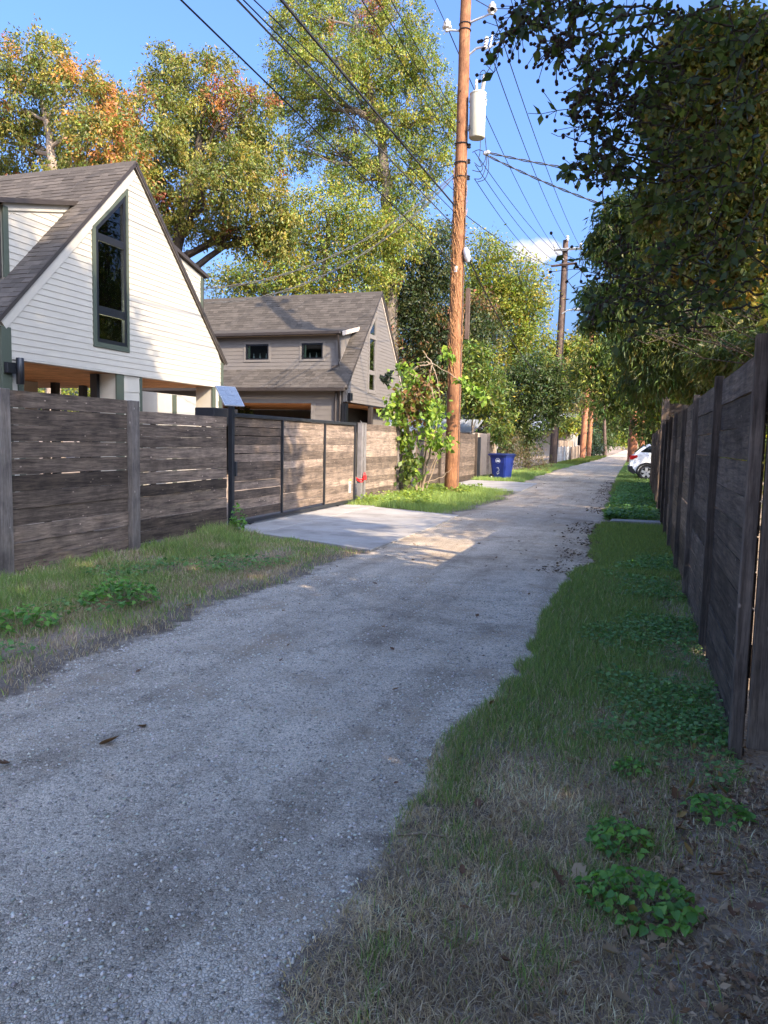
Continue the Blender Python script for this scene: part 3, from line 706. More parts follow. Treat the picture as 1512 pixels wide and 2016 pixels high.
# wall body behind the boards
for pts in ([(YL, ZB), (wl0, ZB), (wl0, wtl), (wl0, AZ-SL*(AY-wl0)-.05), (YL, zlw-.05)], [(wl1, ZB), (YR, ZB), (YR, zlw-.05), (AY, AZ-.05), (wl1, AZ-SL*(AY-wl1)-.05)], [(wl0, ZB), (wl1, ZB), (wl1, wz0), (wl0, wz0)], [(wl0, wtl), (wl1, wtr), (wl1, AZ-SL*(AY-wl1)-.05), (wl0, AZ-SL*(AY-wl0)-.05)]):
    poly_slab(wh, 'wall', 'siding_white', PW, pts, -0.015, -0.16)
# rake boards
bar(wh, 'rake_board', 'trim_white', PW, YL+0.02, zlw-0.185, AY-0.005, AZ-0.185-0.02, 0.20, 0.0, 0.03)
bar(wh, 'rake_board', 'trim_white', PW, YR, zlw-0.05, AY+0.005, AZ-0.06, 0.07, 0.0, 0.028)
# corner boards
B('corner_board', 'green_trim', wh, WX-0.02, WX+0.026, YL-0.02, YL+0.20, 0, zlw-0.22, 0.003)
B('corner_board', 'green_trim', wh, WX-0.9, WX-0.022, YL-0.03, YL-0.008, 0, zlw-0.3, 0.003)
B('corner_board', 'green_trim', wh, WX+0.0, WX+0.027, YR-0.11, YR+0.0, ZB-0.02, zlw-0.10, 0.003)
# roof
Ln = 10.5; nrm_f = Vector((0, -SL, 1)).normalized(); nrm_b = Vector((0, SL, 1)).normalized()
roof = thing_roof = None
def roof_slab(parent, P0, P1, P2, P3, th, mat):   # four corners of the upper face
    a = [Vector(p) for p in (P0, P1, P2, P3)]; n_ = (a[1]-a[0]).cross(a[3]-a[0]).normalized(); n_ = n_ if n_.z > 0 else -n_
    return white_attr(MB().prism(a, -n_*th).build('roof', mat, parent))
XR = WX+0.06
eY = YL-0.18; eZ = AZ-SL*(AY-eY)
rf1 = roof_slab(wh, (XR, eY, eZ), (XR-Ln, eY, eZ), (XR-Ln, AY, AZ), (XR, AY, AZ), 0.07, 'shingle_white_house')
eY2 = YR+0.10; eZ2 = AZ-SL*(eY2-AY)
rf2 = roof_slab(wh, (XR, eY2, eZ2), (XR-Ln, eY2, eZ2), (XR-Ln, AY+0.003, AZ), (XR, AY+0.003, AZ), 0.10, 'shingle_white_house')
VU = Vector((0, 1, SL)).normalized(); Ls = math.hypot(AY-eY, AZ-eZ)
yd0, zd0 = 10.95, 5.68; ds = 0.26
ymeet = (zd0 - ds*yd0 - AZ + SL*AY)/(SL-ds); smeet = (ymeet-eY)*math.sqrt(1+SL*SL); CX = WX-0.62; sd0 = (yd0-eY)*math.sqrt(1+SL*SL)
shingles(rf1, 'shingle_white_house', (XR, eY, eZ), (-1, 0, 0), VU, nrm_f, int(Ls/0.14), 0.14, lambda s: (0, 3.9) if s > smeet-0.1 else (0, XR-CX-0.02) if s > sd0-0.05 else (0, 1.6), 0.30, True, 5)
# dark drip edges along the rakes and ridge cap
PX = lambda u, z, n: (XR+n, u, z)
bar(wh, 'drip_edge', 'gutter_brown', PX, eY, eZ-0.036, AY, AZ-0.036, 0.060, 0.002, 0.016); bar(wh, 'drip_edge', 'gutter_brown', PX, eY2, eZ2-0.045, AY, AZ-0.045, 0.075, 0.002, 0.016)
white_attr(MB().prism([(XR, AY-0.12, AZ-0.108), (XR, AY, AZ+0.018), (XR, AY+0.12, AZ-0.108), (XR, AY, AZ+0.004)], (-Ln, 0, 0)).build('ridge_cap', 'shingle_white_house', wh))
# dormer toward the camera: front wall, cheek, shed roof
PC = lambda u, z, n: (CX+n, u, z)
rz = lambda y: AZ-SL*(AY-y)
cheek_top = lambda y: zd0+ds*(y-yd0)-0.10
siding(wh, 'siding_white', PC, rz(yd0)+0.02, zd0+0.42, 0.118, lambda z: yd0+0.09 if z < cheek_top(yd0)-0.12 else yd0+0.09+(z-cheek_top(yd0)+0.12)/ds, lambda z: AY-(AZ-z)/SL-0.0, name='clapboard')
poly_slab(wh, 'wall', 'siding_white', PC, [(yd0, rz(yd0)-0.05), (ymeet, rz(ymeet)-0.05), (yd0, zd0-0.10)], -0.013, -0.12)
bar(wh, 'frieze_board', 'trim_white', PC, yd0, cheek_top(yd0)-0.02, ymeet-0.15, cheek_top(ymeet-0.15)-0.02, 0.17, -0.01, 0.02)
B('corner_board', 'green_trim', wh, CX-0.02, CX+0.024, yd0-0.015, yd0+0.10, rz(yd0)+0.02, zd0-0.12, 0.003)
B('wall', 'siding_white', wh, CX-6, CX-0.125, yd0, yd0+0.1, rz(yd0)-0.05, zd0-0.12); B('downspout', 'gutter_brown', wh, CX-0.10, CX-0.03, yd0-0.09, yd0-0.02, rz(yd0), zd0-0.1, 0.008)
Ct = CX+0.10
roof_slab(wh, (Ct, yd0-0.2, zd0-0.2*ds), (Ct-6.5, yd0-0.2, zd0-0.2*ds), (Ct-6.5, ymeet, zd0+ds*(ymeet-yd0)+0.012), (Ct, ymeet, zd0+ds*(ymeet-yd0)+0.012), 0.07, 'shingle_white_house')
PT = lambda u, z, n: (Ct+n, u, z)
bar(wh, 'drip_edge', 'gutter_brown', PT, yd0-0.2, zd0-0.2*ds-0.035, ymeet+0.02, zd0+ds*(ymeet-yd0)-0.03, 0.085, 0.002, 0.016)
B('gutter', 'gutter_brown', wh, Ct-6.5, Ct+0.02, yd0-0.32, yd0-0.205, zd0-0.15, zd0-0.055, 0.008); B('gutter', 'gutter_brown', wh, XR-Ln, XR-0.05, eY-0.13, eY-0.005, eZ-0.13, eZ-0.02, 0.008)
# dormer on the far slope
yd1 = 17.35; zd1 = 5.72; ym2 = (zd1+ds*yd1-AZ-SL*AY)/(ds-SL); CX2 = WX-0.55; PC2 = lambda u, z, n: (CX2+n, u, z)
siding(wh, 'siding_white', PC2, rz(2*AY-yd1)+0.02, zd1+0.9, 0.118, lambda z: AY+(AZ-z)/SL, lambda z: yd1-0.1 if z < zd1-0.15 else yd1-0.1-(z-zd1+0.15)/ds)
poly_slab(wh, 'wall', 'siding_white', PC2, [(yd1, rz(2*AY-yd1)-0.1), (yd1, zd1-0.1), (ym2, rz(2*AY-ym2)-0.1)], -0.013, -0.12)
bar(wh, 'frieze_board', 'trim_white', PC2, ym2+0.1, zd1+ds*(yd1-ym2)-0.20, yd1, zd1-0.17, 0.15, -0.01, 0.018)
B('corner_board', 'green_trim', wh, CX2-0.02, CX2+0.024, yd1-0.10, yd1+0.015, rz(2*AY-yd1), zd1-0.12, 0.003)
roof_slab(wh, (CX2+0.1, yd1+0.15, zd1-0.15*ds), (CX2-6, yd1+0.15, zd1-0.15*ds), (CX2-6, ym2, zd1+ds*(yd1-ym2)), (CX2+0.1, ym2, zd1+ds*(yd1-ym2)), 0.07, 'shingle_white_house')
bar(wh, 'drip_edge', 'gutter_brown', lambda u, z, n: (CX2+0.1+n, u, z), yd1+0.15, zd1-0.15*ds-0.035, ym2, zd1+ds*(yd1-ym2)-0.03, 0.085, 0.002, 0.016)
B('downspout', 'gutter_brown', wh, CX2-0.08, CX2-0.01, yd1+0.04, yd1+0.11, eZ2, zd1-0.1, 0.008); B('downspout', 'gutter_brown', wh, WX-0.11, WX-0.03, YR+0.02, YR+0.09, 0, zlw-0.1, 0.008)
# the tall window: trim, frame, mullions, panes
def tall_window(parent, P, u0, u1, z0, ztl, ztr, tw, fw_, bars, tm, fm, glass):
    win = poly_slab(parent, 'window', tm, P, [(u0, z0), (u1, z0), (u1, z0+tw), (u0, z0+tw)], -0.02, 0.035)
    ang = math.atan2(ztr-ztl, u1-u0); dz = lambda w: w/math.cos(ang)
    top = lambda u: ztl+(u-u0)*math.tan(ang)
    def sub(name, mat, pts, n0, n1): return poly_slab(win, name, mat, P, pts, n0, n1)
    sub('trim', tm, [(u0, z0+tw+.001), (u0+tw, z0+tw+.001), (u0+tw, top(u0+tw)), (u0, ztl)], -0.02, 0.033)
    sub('trim', tm, [(u1-tw*0.7, z0+tw+.001), (u1, z0+tw+.001), (u1, ztr), (u1-tw*0.7, top(u1-tw*0.7))], -0.02, 0.034)
    sub('trim', tm, [(u0+tw+.001, top(u0+tw)-dz(tw*.6)), (u1-tw*.7-.001, top(u1-tw*.7)-dz(tw*.6)), (u1-tw*.7-.001, top(u1-tw*.7)), (u0+tw+.001, top(u0+tw))], -0.02, 0.032)
    a, b_, c = u0+tw+.002, u1-tw*.7-.002, z0+tw+.002
    tp = lambda u: top(u)-dz(tw*.6)-.002
    sub('frame', fm, [(a, c), (a+fw_, c), (a+fw_, tp(a+fw_)), (a, tp(a))], -0.05, 0.02); sub('frame', fm, [(b_-fw_, c), (b_, c), (b_, tp(b_)), (b_-fw_, tp(b_-fw_))], -0.05, 0.02)
    sub('frame', fm, [(a+fw_, c), (b_-fw_, c), (b_-fw_, c+fw_), (a+fw_, c+fw_)], -0.05, 0.019); sub('frame', fm, [(a+fw_, tp(a+fw_)-dz(fw_)), (b_-fw_, tp(b_-fw_)-dz(fw_)), (b_-fw_, tp(b_-fw_)), (a+fw_, tp(a+fw_))], -0.05, 0.018)
    ed = [c+fw_]
    for (q0, q1) in bars:
        sub('mullion', fm, [(a+fw_, q0), (b_-fw_, q0), (b_-fw_, q1), (a+fw_, q1)], -0.05, 0.017); ed += [q0, q1]
    ed.append(None)
    for i in range(0, len(ed), 2):
        z_0, z_1 = ed[i]+.002, ed[i+1]
        pts = [(a+fw_+.001, z_0), (b_-fw_-.001, z_0)] + ([(b_-fw_-.001, z_1-.002), (a+fw_+.001, z_1-.002)] if z_1 else [(b_-fw_-.001, tp(b_-fw_)-dz(fw_)-.003), (a+fw_+.001, tp(a+fw_)-dz(fw_)-.003)])
        sub('pane', glass, pts, -0.030, -0.024)
    return win
tall_window(wh, PW, wl0, wl1, wz0, wtl, wtr, 0.10, 0.075, [(3.93, 4.09), (5.36, 5.50)], 'green_trim', 'black_frame', 'glass')
# room behind the window
B('interior_wall', 'room', wh, WX-2.6, WX-2.5, 11.3, 16.2, 2.95, 4.6); B('interior_wall', 'room', wh, WX-2.5, WX-0.3, 14.6, 14.68, 2.95, 6.2)
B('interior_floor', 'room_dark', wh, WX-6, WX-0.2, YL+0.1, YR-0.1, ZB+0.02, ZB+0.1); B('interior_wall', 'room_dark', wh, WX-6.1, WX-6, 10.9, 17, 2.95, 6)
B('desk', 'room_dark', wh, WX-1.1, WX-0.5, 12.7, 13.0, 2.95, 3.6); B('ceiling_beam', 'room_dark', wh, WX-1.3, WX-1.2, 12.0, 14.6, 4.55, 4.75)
MB().prism([(WX-1.6, 12.8, 4.0), (WX-1.6, 13.3, 4.0), (WX-1.6, 13.3, 5.4)], (-0.05, 0, 0)).build('stair_wall', 'room', wh)
lm = bpy.data.materials.new('lamp_glow'); lm.use_nodes = True; lm.node_tree.nodes['Principled BSDF'].inputs['Emission Color'].default_value = (1, .85, .6, 1); lm.node_tree.nodes['Principled BSDF'].inputs['Emission Strength'].default_value = 6; MAT['lamp_glow'] = lm
pl_ = thing('pendant_lamp', 'lit ring lamp hanging inside the tall window of the white house', 'lamp', (WX-1.0, 13.2, 4.5))
MB().tube([(WX-0.9, 13.05+.07*math.cos(t), 4.42+.07*math.sin(t)) for t in np.linspace(0, 6.283, 17)], .012, 6, False).build('lamp_ring', 'lamp_glow', pl_, True); MB().tube([(WX-0.9, 13.05, 4.5), (WX-0.9, 13.05, 6.2)], .006, 4).build('cord', 'black', pl_)
MB().lathe((WX-0.9, 13.42, 4.28), (0, 0, 1), [(0, .01), (.03, .035), (.06, .02)], 8).build('bulb', 'lamp_glow', pl_, True)
pt = bpy.data.lights.new('pendant_light', 'POINT'); pt.energy = 160; pt.color = (1, .9, .7); pt.shadow_soft_size = .1; pto = bpy.data.objects.new('pendant_light', pt); COL.objects.link(pto); pto.location = (WX-1.4, 13.2, 4.2)
# soffit boards under the upper floor, columns and back rooms of the open ground level
for i in range(36):
    y0 = YL+0.12+i*0.20
    if y0+0.19 < YR-0.05: B('soffit_board', 'soffit_x', wh, WX-6.2, WX-0.17, y0, y0+0.195, ZB-0.03, ZB-0.008)
B('fascia', 'trim_white', wh, WX-0.16, WX+0.018, YL+0.2, YR-0.11, ZB-0.035, ZB-0.003)
def column(y0, y1, x0, x1, g0, g1):
    PF = lambda u, z, n: (x1+n, u, z)
    siding(wh, 'siding_white', PF, 0.05, ZB-0.04, 0.30, lambda z: y0+g0, lambda z: y1-g1, name='clapboard')
    B('column_core', 'siding_white', wh, x0, x1-0.013, y0+0.02, y1-0.02, 0, ZB-0.036)
    if g0: B('corner_board', 'green_trim', wh, x1-0.01, x1+0.022, y0, y0+g0-.002, 0, ZB-0.038)
    if g1: B('corner_board', 'green_trim', wh, x1-0.01, x1+0.022, y1-g1+.002, y1, 0, ZB-0.038)
column(YL+0.21, 10.70, WX-0.7, WX-0.02, 0, 0.13); column(13.22, 14.08, WX-0.6, WX-0.03, 0.24, 0.08)
B('corner_board', 'black_frame', wh, WX-0.62, WX-0.45, 13.15, 13.238, 0, ZB-0.04)
column(16.95, YR-0.03, WX-0.5, WX-0.02, 0.15, 0.15)
B('back_wall', 'siding_white', wh, -14.3, -14.2, 10.4, 15.2, 0, ZB-0.04); B('back_wall', 'siding_white', wh, -13.6, -13.5, 19.0-1.2, 23.0-1.0, 0, ZB-0.04); B('corner_board', 'green_trim', wh, -13.5, -13.47, 17.8, 18.0, 0, ZB-0.05); B('corner_board', 'green_trim', wh, -13.5, -13.47, 19.9, 20.1, 0, ZB-0.05)
for y in (15.3, 16.3, 17.3): B('corner_board', 'black_frame', wh, -13.9, -13.75, y, y+0.16, 0, ZB-0.04)
lampw = thing('wall_lamp', 'black cylinder wall lamp at the lower left corner of the white gable', 'wall lamp', (WX+0.05, 10.55, 2.55))
lp = atX(38, 731, WX+0.14); B('bracket', 'black_frame', lampw, WX+0.0, WX+0.11, lp[1]-0.22, lp[1]-0.02, lp[2]-0.04, lp[2]+0.14, 0.004)
MB().lathe((WX+0.14, lp[1]+0.02, lp[2]-0.22), (0, 0, 1), [(0, .062), (0.005, .066), (0.44, .066), (0.45, .06)], 18).build('lamp_tube', 'black_frame', lampw, True)

# ---- grey house ------------------------------------------------------
HX = -9.6; BY, BZ = 27.9, 7.2; SG = 1.08; HL, HR = 24.55, 31.2
gh = thing('grey_house', 'grey clapboard house with brown shingle roof and two small dormer windows', 'house', (HX-4, 28, 0))
PG = lambda u, z, n: (HX+n, u, z)
zlg = BZ-SG*(BY-HL); gb = 2.84
ru = lambda z: max(HL+0.08, BY-(BZ-0.12-z)/SG); rv = lambda z: min(HR, BY+(BZ-0.12-z)/SG)
gw0, gw1, gz0, gtl, gtr = 26.62, 27.52, 3.28, 5.55, 6.38
gleft = lambda z: gw0 if z <= gtl else min(gw1, gw0+(z-gtl)*(gw1-gw0)/(gtr-gtl))
siding(gh, 'siding_grey', PG, gb, BZ-0.2, 0.125, lambda z: ru(z)+(0.13 if z > zlg else 0), lambda z: rv(z)-0.12, [(gleft, gw1, gz0, gtr)])
for pts in ([(HL, gb), (gw0, gb), (gw0, gtl), (gw0, BZ-SG*(BY-gw0)-.06), (HL, zlg-.06)], [(gw1, gb), (HR, gb), (HR, BZ-SG*(HR-BY)-.06), (BY, BZ-.06), (gw1, BZ-SG*(BY-gw1)-.06)], [(gw0, gb), (gw1, gb), (gw1, gz0), (gw0, gz0)], [(gw0, gtl), (gw1, gtr), (gw1, BZ-SG*(BY-gw1)-.06), (gw0, BZ-SG*(BY-gw0)-.06)]):
    poly_slab(gh, 'wall', 'siding_grey', PG, pts, -0.015, -0.16)
tall_window(gh, PG, gw0, gw1, gz0, gtl, gtr, 0.09, 0.045, [(3.98, 4.14), (5.30, 5.46)], 'trim_grey', 'trim_grey', 'glass_mirror')
bar(gh, 'rake_board', 'rake_tan', PG, HL-0.02, zlg-0.14, BY-0.004, BZ-0.135, 0.16, 0.0, 0.035); bar(gh, 'rake_board', 'rake_tan', PG, HR, BZ-SG*(HR-BY)-0.14, BY+0.004, BZ-0.135, 0.16, 0.0, 0.034)
GR = HX+0.07; gy0 = HL-0.25; gz_ = lambda y: BZ-SG*(BY-y)
rg1 = roof_slab(gh, (GR, gy0, gz_(gy0)), (GR-10.5, gy0, gz_(gy0)), (GR-10.5, BY, BZ), (GR, BY, BZ), 0.10, 'shingle_grey_house')
rg2 = roof_slab(gh, (GR, HR+0.15, gz_(2*BY-HR-0.15)), (GR-10.5, HR+0.15, gz_(2*BY-HR-0.15)), (GR-10.5, BY+0.003, BZ), (GR, BY+0.003, BZ), 0.10, 'shingle_grey_house')
PGR = lambda u, z, n: (GR+n, u, z)
bar(gh, 'drip_edge', 'gutter_brown', PGR, gy0, gz_(gy0)-0.04, BY, BZ-0.04, 0.06, 0.002, 0.014); bar(gh, 'drip_edge', 'gutter_brown', PGR, HR+0.15, gz_(2*BY-HR-0.15)-0.04, BY, BZ-0.04, 0.06, 0.002, 0.014)
# shed dormer wall with two windows
DW = 24.95; DX1 = -10.12; DX0 = -19.0; dzt = 5.27
PD = lambda u, z, n: (u, DW-n, z)
dws = [(-13.85, -12.75), (-11.60, -10.62)]
win_z = (4.28, 4.99)
siding(gh, 'siding_grey', PD, gz_(DW)-0.02, dzt-0.09, 0.135, lambda z: DX0, lambda z: DX1-0.08, [(a, b_, win_z[0], win_z[1]) for a, b_ in dws])
for a, b_ in ((DX0, dws[0][0]), (dws[0][1], dws[1][0]), (dws[1][1], DX1)): B('wall', 'siding_grey', gh, a, b_, DW+0.013, DW+0.12, gz_(DW)-0.2, dzt-0.02)
for a, b_ in dws:
    B('wall', 'siding_grey', gh, a, b_, DW+0.013, DW+0.12, gz_(DW)-0.2, win_z[0]); B('wall', 'siding_grey', gh, a, b_, DW+0.013, DW+0.12, win_z[1], dzt-0.02)
    w_ = B('window', 'trim_grey', gh, a, b_, DW-0.03, DW+0.02, win_z[0], win_z[0]+0.08)
    B('trim', 'trim_grey', w_, a, a+0.08, DW-0.028, DW+0.02, win_z[0]+.081, win_z[1]); B('trim', 'trim_grey', w_, b_-0.08, b_, DW-0.028, DW+0.02, win_z[0]+.081, win_z[1]); B('trim', 'trim_grey', w_, a+.081, b_-.081, DW-0.027, DW+0.02, win_z[1]-0.07, win_z[1])
    c0, c1, e0, e1 = a+.082, b_-.082, win_z[0]+.082, win_z[1]-.072
    for (q0, q1, s0, s1) in ((c0, c0+.05, e0, e1), (c1-.05, c1, e0, e1), (c0+.051, c1-.051, e0, e0+.05), (c0+.051, c1-.051, e1-.05, e1)): B('frame', 'black_frame', w_, q0, q1, DW-0.015, DW+0.05, s0, s1)
    B('pane', 'glass', w_, c0+.052, c1-.052, DW+0.02, DW+0.026, e0+.052, e1-.052)
    for q in (0.15, 0.45, 0.75): MB().lathe((a+0.2+q*0.85, DW+0.16, e0+.02), (0, 0, 1), [(0, .03), (.12, .03), (.16, .012), (.22, .012)], 10).build('bottle', 'porcelain', w_, True)
    B('curtain', 'room', w_, c0+.055, c0+.11, DW+0.10, DW+0.14, e0, e1)
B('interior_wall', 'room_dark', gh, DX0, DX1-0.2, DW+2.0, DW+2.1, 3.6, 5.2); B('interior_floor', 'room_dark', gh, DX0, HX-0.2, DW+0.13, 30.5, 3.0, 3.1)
B('interior_wall', 'room', gh, HX-1.6, HX-1.5, 26, 29, 3.1, 5.0)
B('corner_board', 'trim_grey', gh, DX1-0.08, DX1+0.012, DW-0.026, DW+0.012, gz_(DW)-0.02, dzt-0.02); B('frieze_board', 'rake_tan', gh, DX0, DX1-0.081, DW-0.024, DW+0.01, dzt-0.088, dzt-0.02)
PK = lambda u, z, n: (DX1+n, u, z)
dym = (dzt+0.06-0.22*DW-BZ+SG*BY)/(SG-0.22)
poly_slab(gh, 'wall', 'siding_grey', PK, [(DW+0.013, gz_(DW)-0.1), (dym, gz_(dym)-0.1), (DW+0.013, dzt)], 0.0, -0.1)
roof_slab(gh, (DX1+0.22, DW-0.22, dzt+0.06-0.22*0.22), (DX0, DW-0.22, dzt+0.06-0.22*0.22), (DX0, dym, gz_(dym)+0.012), (DX1+0.22, dym, gz_(dym)+0.012), 0.06, 'shingle_grey_house')
bar(gh, 'rake_board', 'rake_tan', lambda u, z, n: (DX1+0.22+n, u, z), DW-0.2, dzt-0.06, dym-0.05, gz_(dym)-0.07, 0.15, 0.002, 0.022)
B('gutter', 'gutter_brown', gh, DX0, DX1+0.20, DW-0.36, DW-0.225, dzt-0.09, dzt+0.02, 0.01)
B('gutter', 'gutter_brown', gh, GR-10.5, GR-0.03, gy0-0.14, gy0-0.005, gz_(gy0)-0.13, gz_(gy0)-0.01, 0.01)
MB().tube([(DX1+0.10, DW-0.29, dzt-0.09), (DX1+0.10, DW-0.22, dzt-0.25), (DX1+0.10, DW-0.1, 4.35), (DX1+0.06, DW-0.1, gz_(DW)+0.12), (DX1-0.15, DW-0.22, gz_(DW)+0.02)], 0.045, 8).build('downspout', 'gutter_brown', gh, True)
# upper slope and apron shingles
GV = Vector((0, 1, SG)).normalized(); GN = Vector((0, -SG, 1)).normalized(); gk = math.sqrt(1+SG*SG)
s_m, s_d = (dym-gy0)*gk, (DW-gy0)*gk
shingles(rg1, 'shingle_grey_house', (GR, gy0, gz_(gy0)), (-1, 0, 0), GV, GN, int((BY-gy0)*gk/0.14), 0.14, lambda s: (0, 8.6) if s > s_m-0.08 or s < s_d else (0, GR-DX1), 0.30, False, 9)
shr = MB()
white_attr(MB().prism([(GR, BY-0.12, BZ-0.112), (GR, BY, BZ+0.018), (GR, BY+0.12, BZ-0.112), (GR, BY, BZ+0.004)], (-10.5, 0, 0)).build('ridge_cap', 'shingle_grey_house', gh))
# lower wall with the wide garage opening
LWY = 24.62; PL = lambda u, z, n: (u, LWY-n, z)
siding(gh, 'siding_grey', PL, 2.78, gz_(gy0)-0.02, 0.16, lambda z: -18.0, lambda z: HX-0.17); siding(gh, 'siding_grey', PL, 0.05, 2.78, 0.21, lambda z: -10.82, lambda z: HX-0.17)
B('wall', 'siding_grey', gh, -10.82, HX-0.17, LWY+0.013, LWY+0.12, 0, 2.84); B('wall', 'siding_grey', gh, -18, HX-0.17, LWY+0.013, LWY+0.12, 2.842, gz_(gy0)); B('trim', 'trim_grey', gh, -10.98, -10.822, LWY-0.02, LWY+0.1, 0, 2.78); B('frieze_board', 'rake_tan', gh, -18, HX-0.17, LWY-0.022, LWY-0.014, gz_(gy0)-0.10, gz_(gy0)-0.03)
for i in range(26): B('soffit_board', 'soffit_x', gh, -18, HX-0.17, 24.76+i*0.24, 24.76+i*0.24+0.235, 2.80, 2.825)
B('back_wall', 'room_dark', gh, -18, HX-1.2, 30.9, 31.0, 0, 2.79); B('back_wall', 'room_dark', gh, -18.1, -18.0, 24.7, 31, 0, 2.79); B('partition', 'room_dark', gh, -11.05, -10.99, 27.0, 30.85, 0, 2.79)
for y0, y1 in ((24.46, 24.72), (27.15, 27.35), (30.9, 31.15)): B('post', 'black_frame' if y0 < 25 else 'gutter_brown', gh, HX-0.16, HX-0.01, y0, y1, 0, 2.79, 0.004)
B('wall', 'siding_grey', gh, HX-0.75, HX-0.65, 28.9, 31.1, 0, 2.79)
MB().tube([(HX-0.25, LWY-0.08, 3.3), (HX-0.25, LWY-0.08, 0.0)], 0.045, 8).build('downspout', 'gutter_brown', gh, True); MB().tube([(HX-0.42, LWY-0.08, 3.3), (HX-0.42, LWY-0.08, 0.0)], 0.04, 8).build('downspout', 'gutter_brown', gh, True)
B('sconce', 'black_frame', gh, HX+0.002, HX+0.12, 24.60, 24.80, 2.88, 3.15, 0.01)

# small pale buildings glimpsed behind
sh = thing('storage_shed', 'low shed with ribbed pale metal roof behind the dark fence', 'shed', (-9.6, 37, 0))
B('wall', 'far_wall', sh, -12, -7.6, 35.6, 39, 0, 2.0)
MB().prism([(-12.2, 35.2, 1.98), (-7.3, 35.2, 1.98), (-7.3, 37.4, 2.62), (-12.2, 37.4, 2.62)], (0, 0, 0.04)).build('roof', 'shed_metal', sh)
for i in range(16): MB().prism([(-12.1+i*0.31, 35.2, 2.021), (-12.06+i*0.31, 35.2, 2.021), (-12.06+i*0.31, 37.4, 2.661), (-12.1+i*0.31, 37.4, 2.661)], (0, 0, 0.03)).build('roof_rib', 'shed_metal', sh)
nb = thing('neighbour_house', 'pale low house seen under the soffits with a grey roof', 'house', (-19, 38, 0))
B('wall', 'far_wall', nb, -24, -14.5, 36, 42, 0, 2.3); white_attr(MB().prism([(-24.4, 35.6, 2.3), (-14.2, 35.6, 2.3), (-14.2, 39, 4.0), (-24.4, 39, 4.0)], (0, 0, 0.1)).build('roof', 'shingle_grey_house', nb)); B('door', 'room_dark', nb, -17.2, -16.2, 35.95, 35.998, 0.05, 2.05)
for x in (-19.5, -22): B('window', 'dark_glass', nb, x, x+0.9, 35.96, 35.998, 1.0, 1.9)
fh = thing('far_house', 'pale house far down the left side behind the board fence', 'house', (-12, 98, 0))
B('wall', 'far_wall', fh, -18, -7.5, 92, 104, 0, 3.0); MB().prism([(-18.3, 91.5, 3.0), (-7.1, 91.5, 3.0), (-7.1, 98, 5.2), (-18.3, 98, 5.2)], (0, 0, 0.12)).build('roof', 'shed_metal', fh)

# ================================================================== UTILITY POLES, LINES
P1 = np.array([-5.15, 21.8, 0.0]); P1T = atY(917, 0, 21.8); P1dir = (P1T-P1)/(P1T[2])
def p1(z, dx=0, dy=0): q = P1 + P1dir*z; return np.array([q[0]+dx, q[1]+dy, q[2]])
def z_at(py_): return float(np.interp(-py_, [-972, 0], [0, P1T[2]])) if False else float(atY(905, py_, 21.8)[2])
pole = thing('utility_pole', 'large reddish wooden utility pole carrying the transformer at the edge of the alley', 'utility pole', tuple(P1))
zs = np.linspace(-0.1, 15.6, 26)
MB().tube([p1(z)+np.array([(RNG.random()-.5)*.012, (RNG.random()-.5)*.012, 0]) for z in zs], [0.215-0.075*max(0, z)/15.6 for z in zs], 18).build('shaft', 'pole_z', pole, True)
def side(z, k=1): return p1(z, 0.16*k)
def insulator_bracket(px, py, zb, name='insulator_arm'):
    tip = Vector(atY(px, py, 21.75)); root_ = Vector(p1(zb))
    a = MB().tube([root_, root_.lerp(tip, .5)+Vector((0, 0, -.05)), tip+Vector((0, 0, -.10))], [.035, .03, .028], 8).build(name, 'galv', pole, True)
    MB().lathe(tip+Vector((0, 0, -.14)), (0, 0, 1), [(0, .05), (.06, .06), (.09, .13), (.13, .14), (.16, .07), (.19, .10), (.24, .105), (.27, .05), (.31, .05), (.33, .03)], 14).build('insulator', 'porcelain', a, True)
    return tip
tipR = insulator_bracket(969, 18, z_at(50)); tipL = insulator_bracket(880, 52, z_at(62))
cut = Vector(atY(958, 82, 21.7)); MB().tube([p1(z_at(112), 0.1), p1(z_at(100), .35), cut+Vector((0, 0, -.12))], [.03, .03, .028], 8).build('cutout_arm', 'galv', pole, True)
MB().lathe(cut+Vector((-.03, 0, -.2)), (0.12, 0, 1), [(0, .03), (.04, .07), (.08, .04), (.12, .07), (.16, .04), (.2, .07), (.24, .04), (.28, .07), (.33, .03)], 12).build('fuse_cutout', 'porcelain', pole, True)
MB().tube([cut+Vector((.10, -.02, -.18)), cut+Vector((.16, -.02, .16))], .028, 8).build('fuse_tube', 'galv', pole, True); MB().tube([cut+Vector((.05, 0, -.2)), cut+Vector((.35, 0, -.05))], .02, 6).build('fuse_hinge', 'galv', pole)
for py_ in (185, 245, 400, 560, 700, 780): q = p1(z_at(py_), -.04, -0.17); MB().tube([q+np.array([0, .05, 0]), q+np.array([0, -.03, 0])], .018, 6).build('bolt', 'black', pole)
for py_ in (290, 320, 352): q = p1(z_at(py_), .17, -.02); MB().lathe(q+np.array([0.06, 0, -.06]), (0, 0, 1), [(0, .04), (.03, .055), (.06, .035), (.09, .055), (.12, .04)], 10).build('spool_insulator', 'black', pole, True); MB().tube([p1(z_at(py_)), q+np.array([.06, 0, 0])], .015, 6).build('spool_bolt', 'galv', pole)
for py_, r in ((285, .19), (322, .19), (350, .19), (50, .165), (62, .166)):
    z = z_at(py_); MB().tube([p1(z, r*math.cos(t), r*math.sin(t)) for t in np.linspace(0, 2*math.pi, 15)], .016, 5, False).build('band', 'dark_metal', pole)
B('pole_stub', 'darkpole_z', pole, *(lambda q: (q[0]+.235, q[0]+.35, q[1]+.1, q[1]+.22, q[2]-0.75, q[2]+0.7))(p1(z_at(615))))
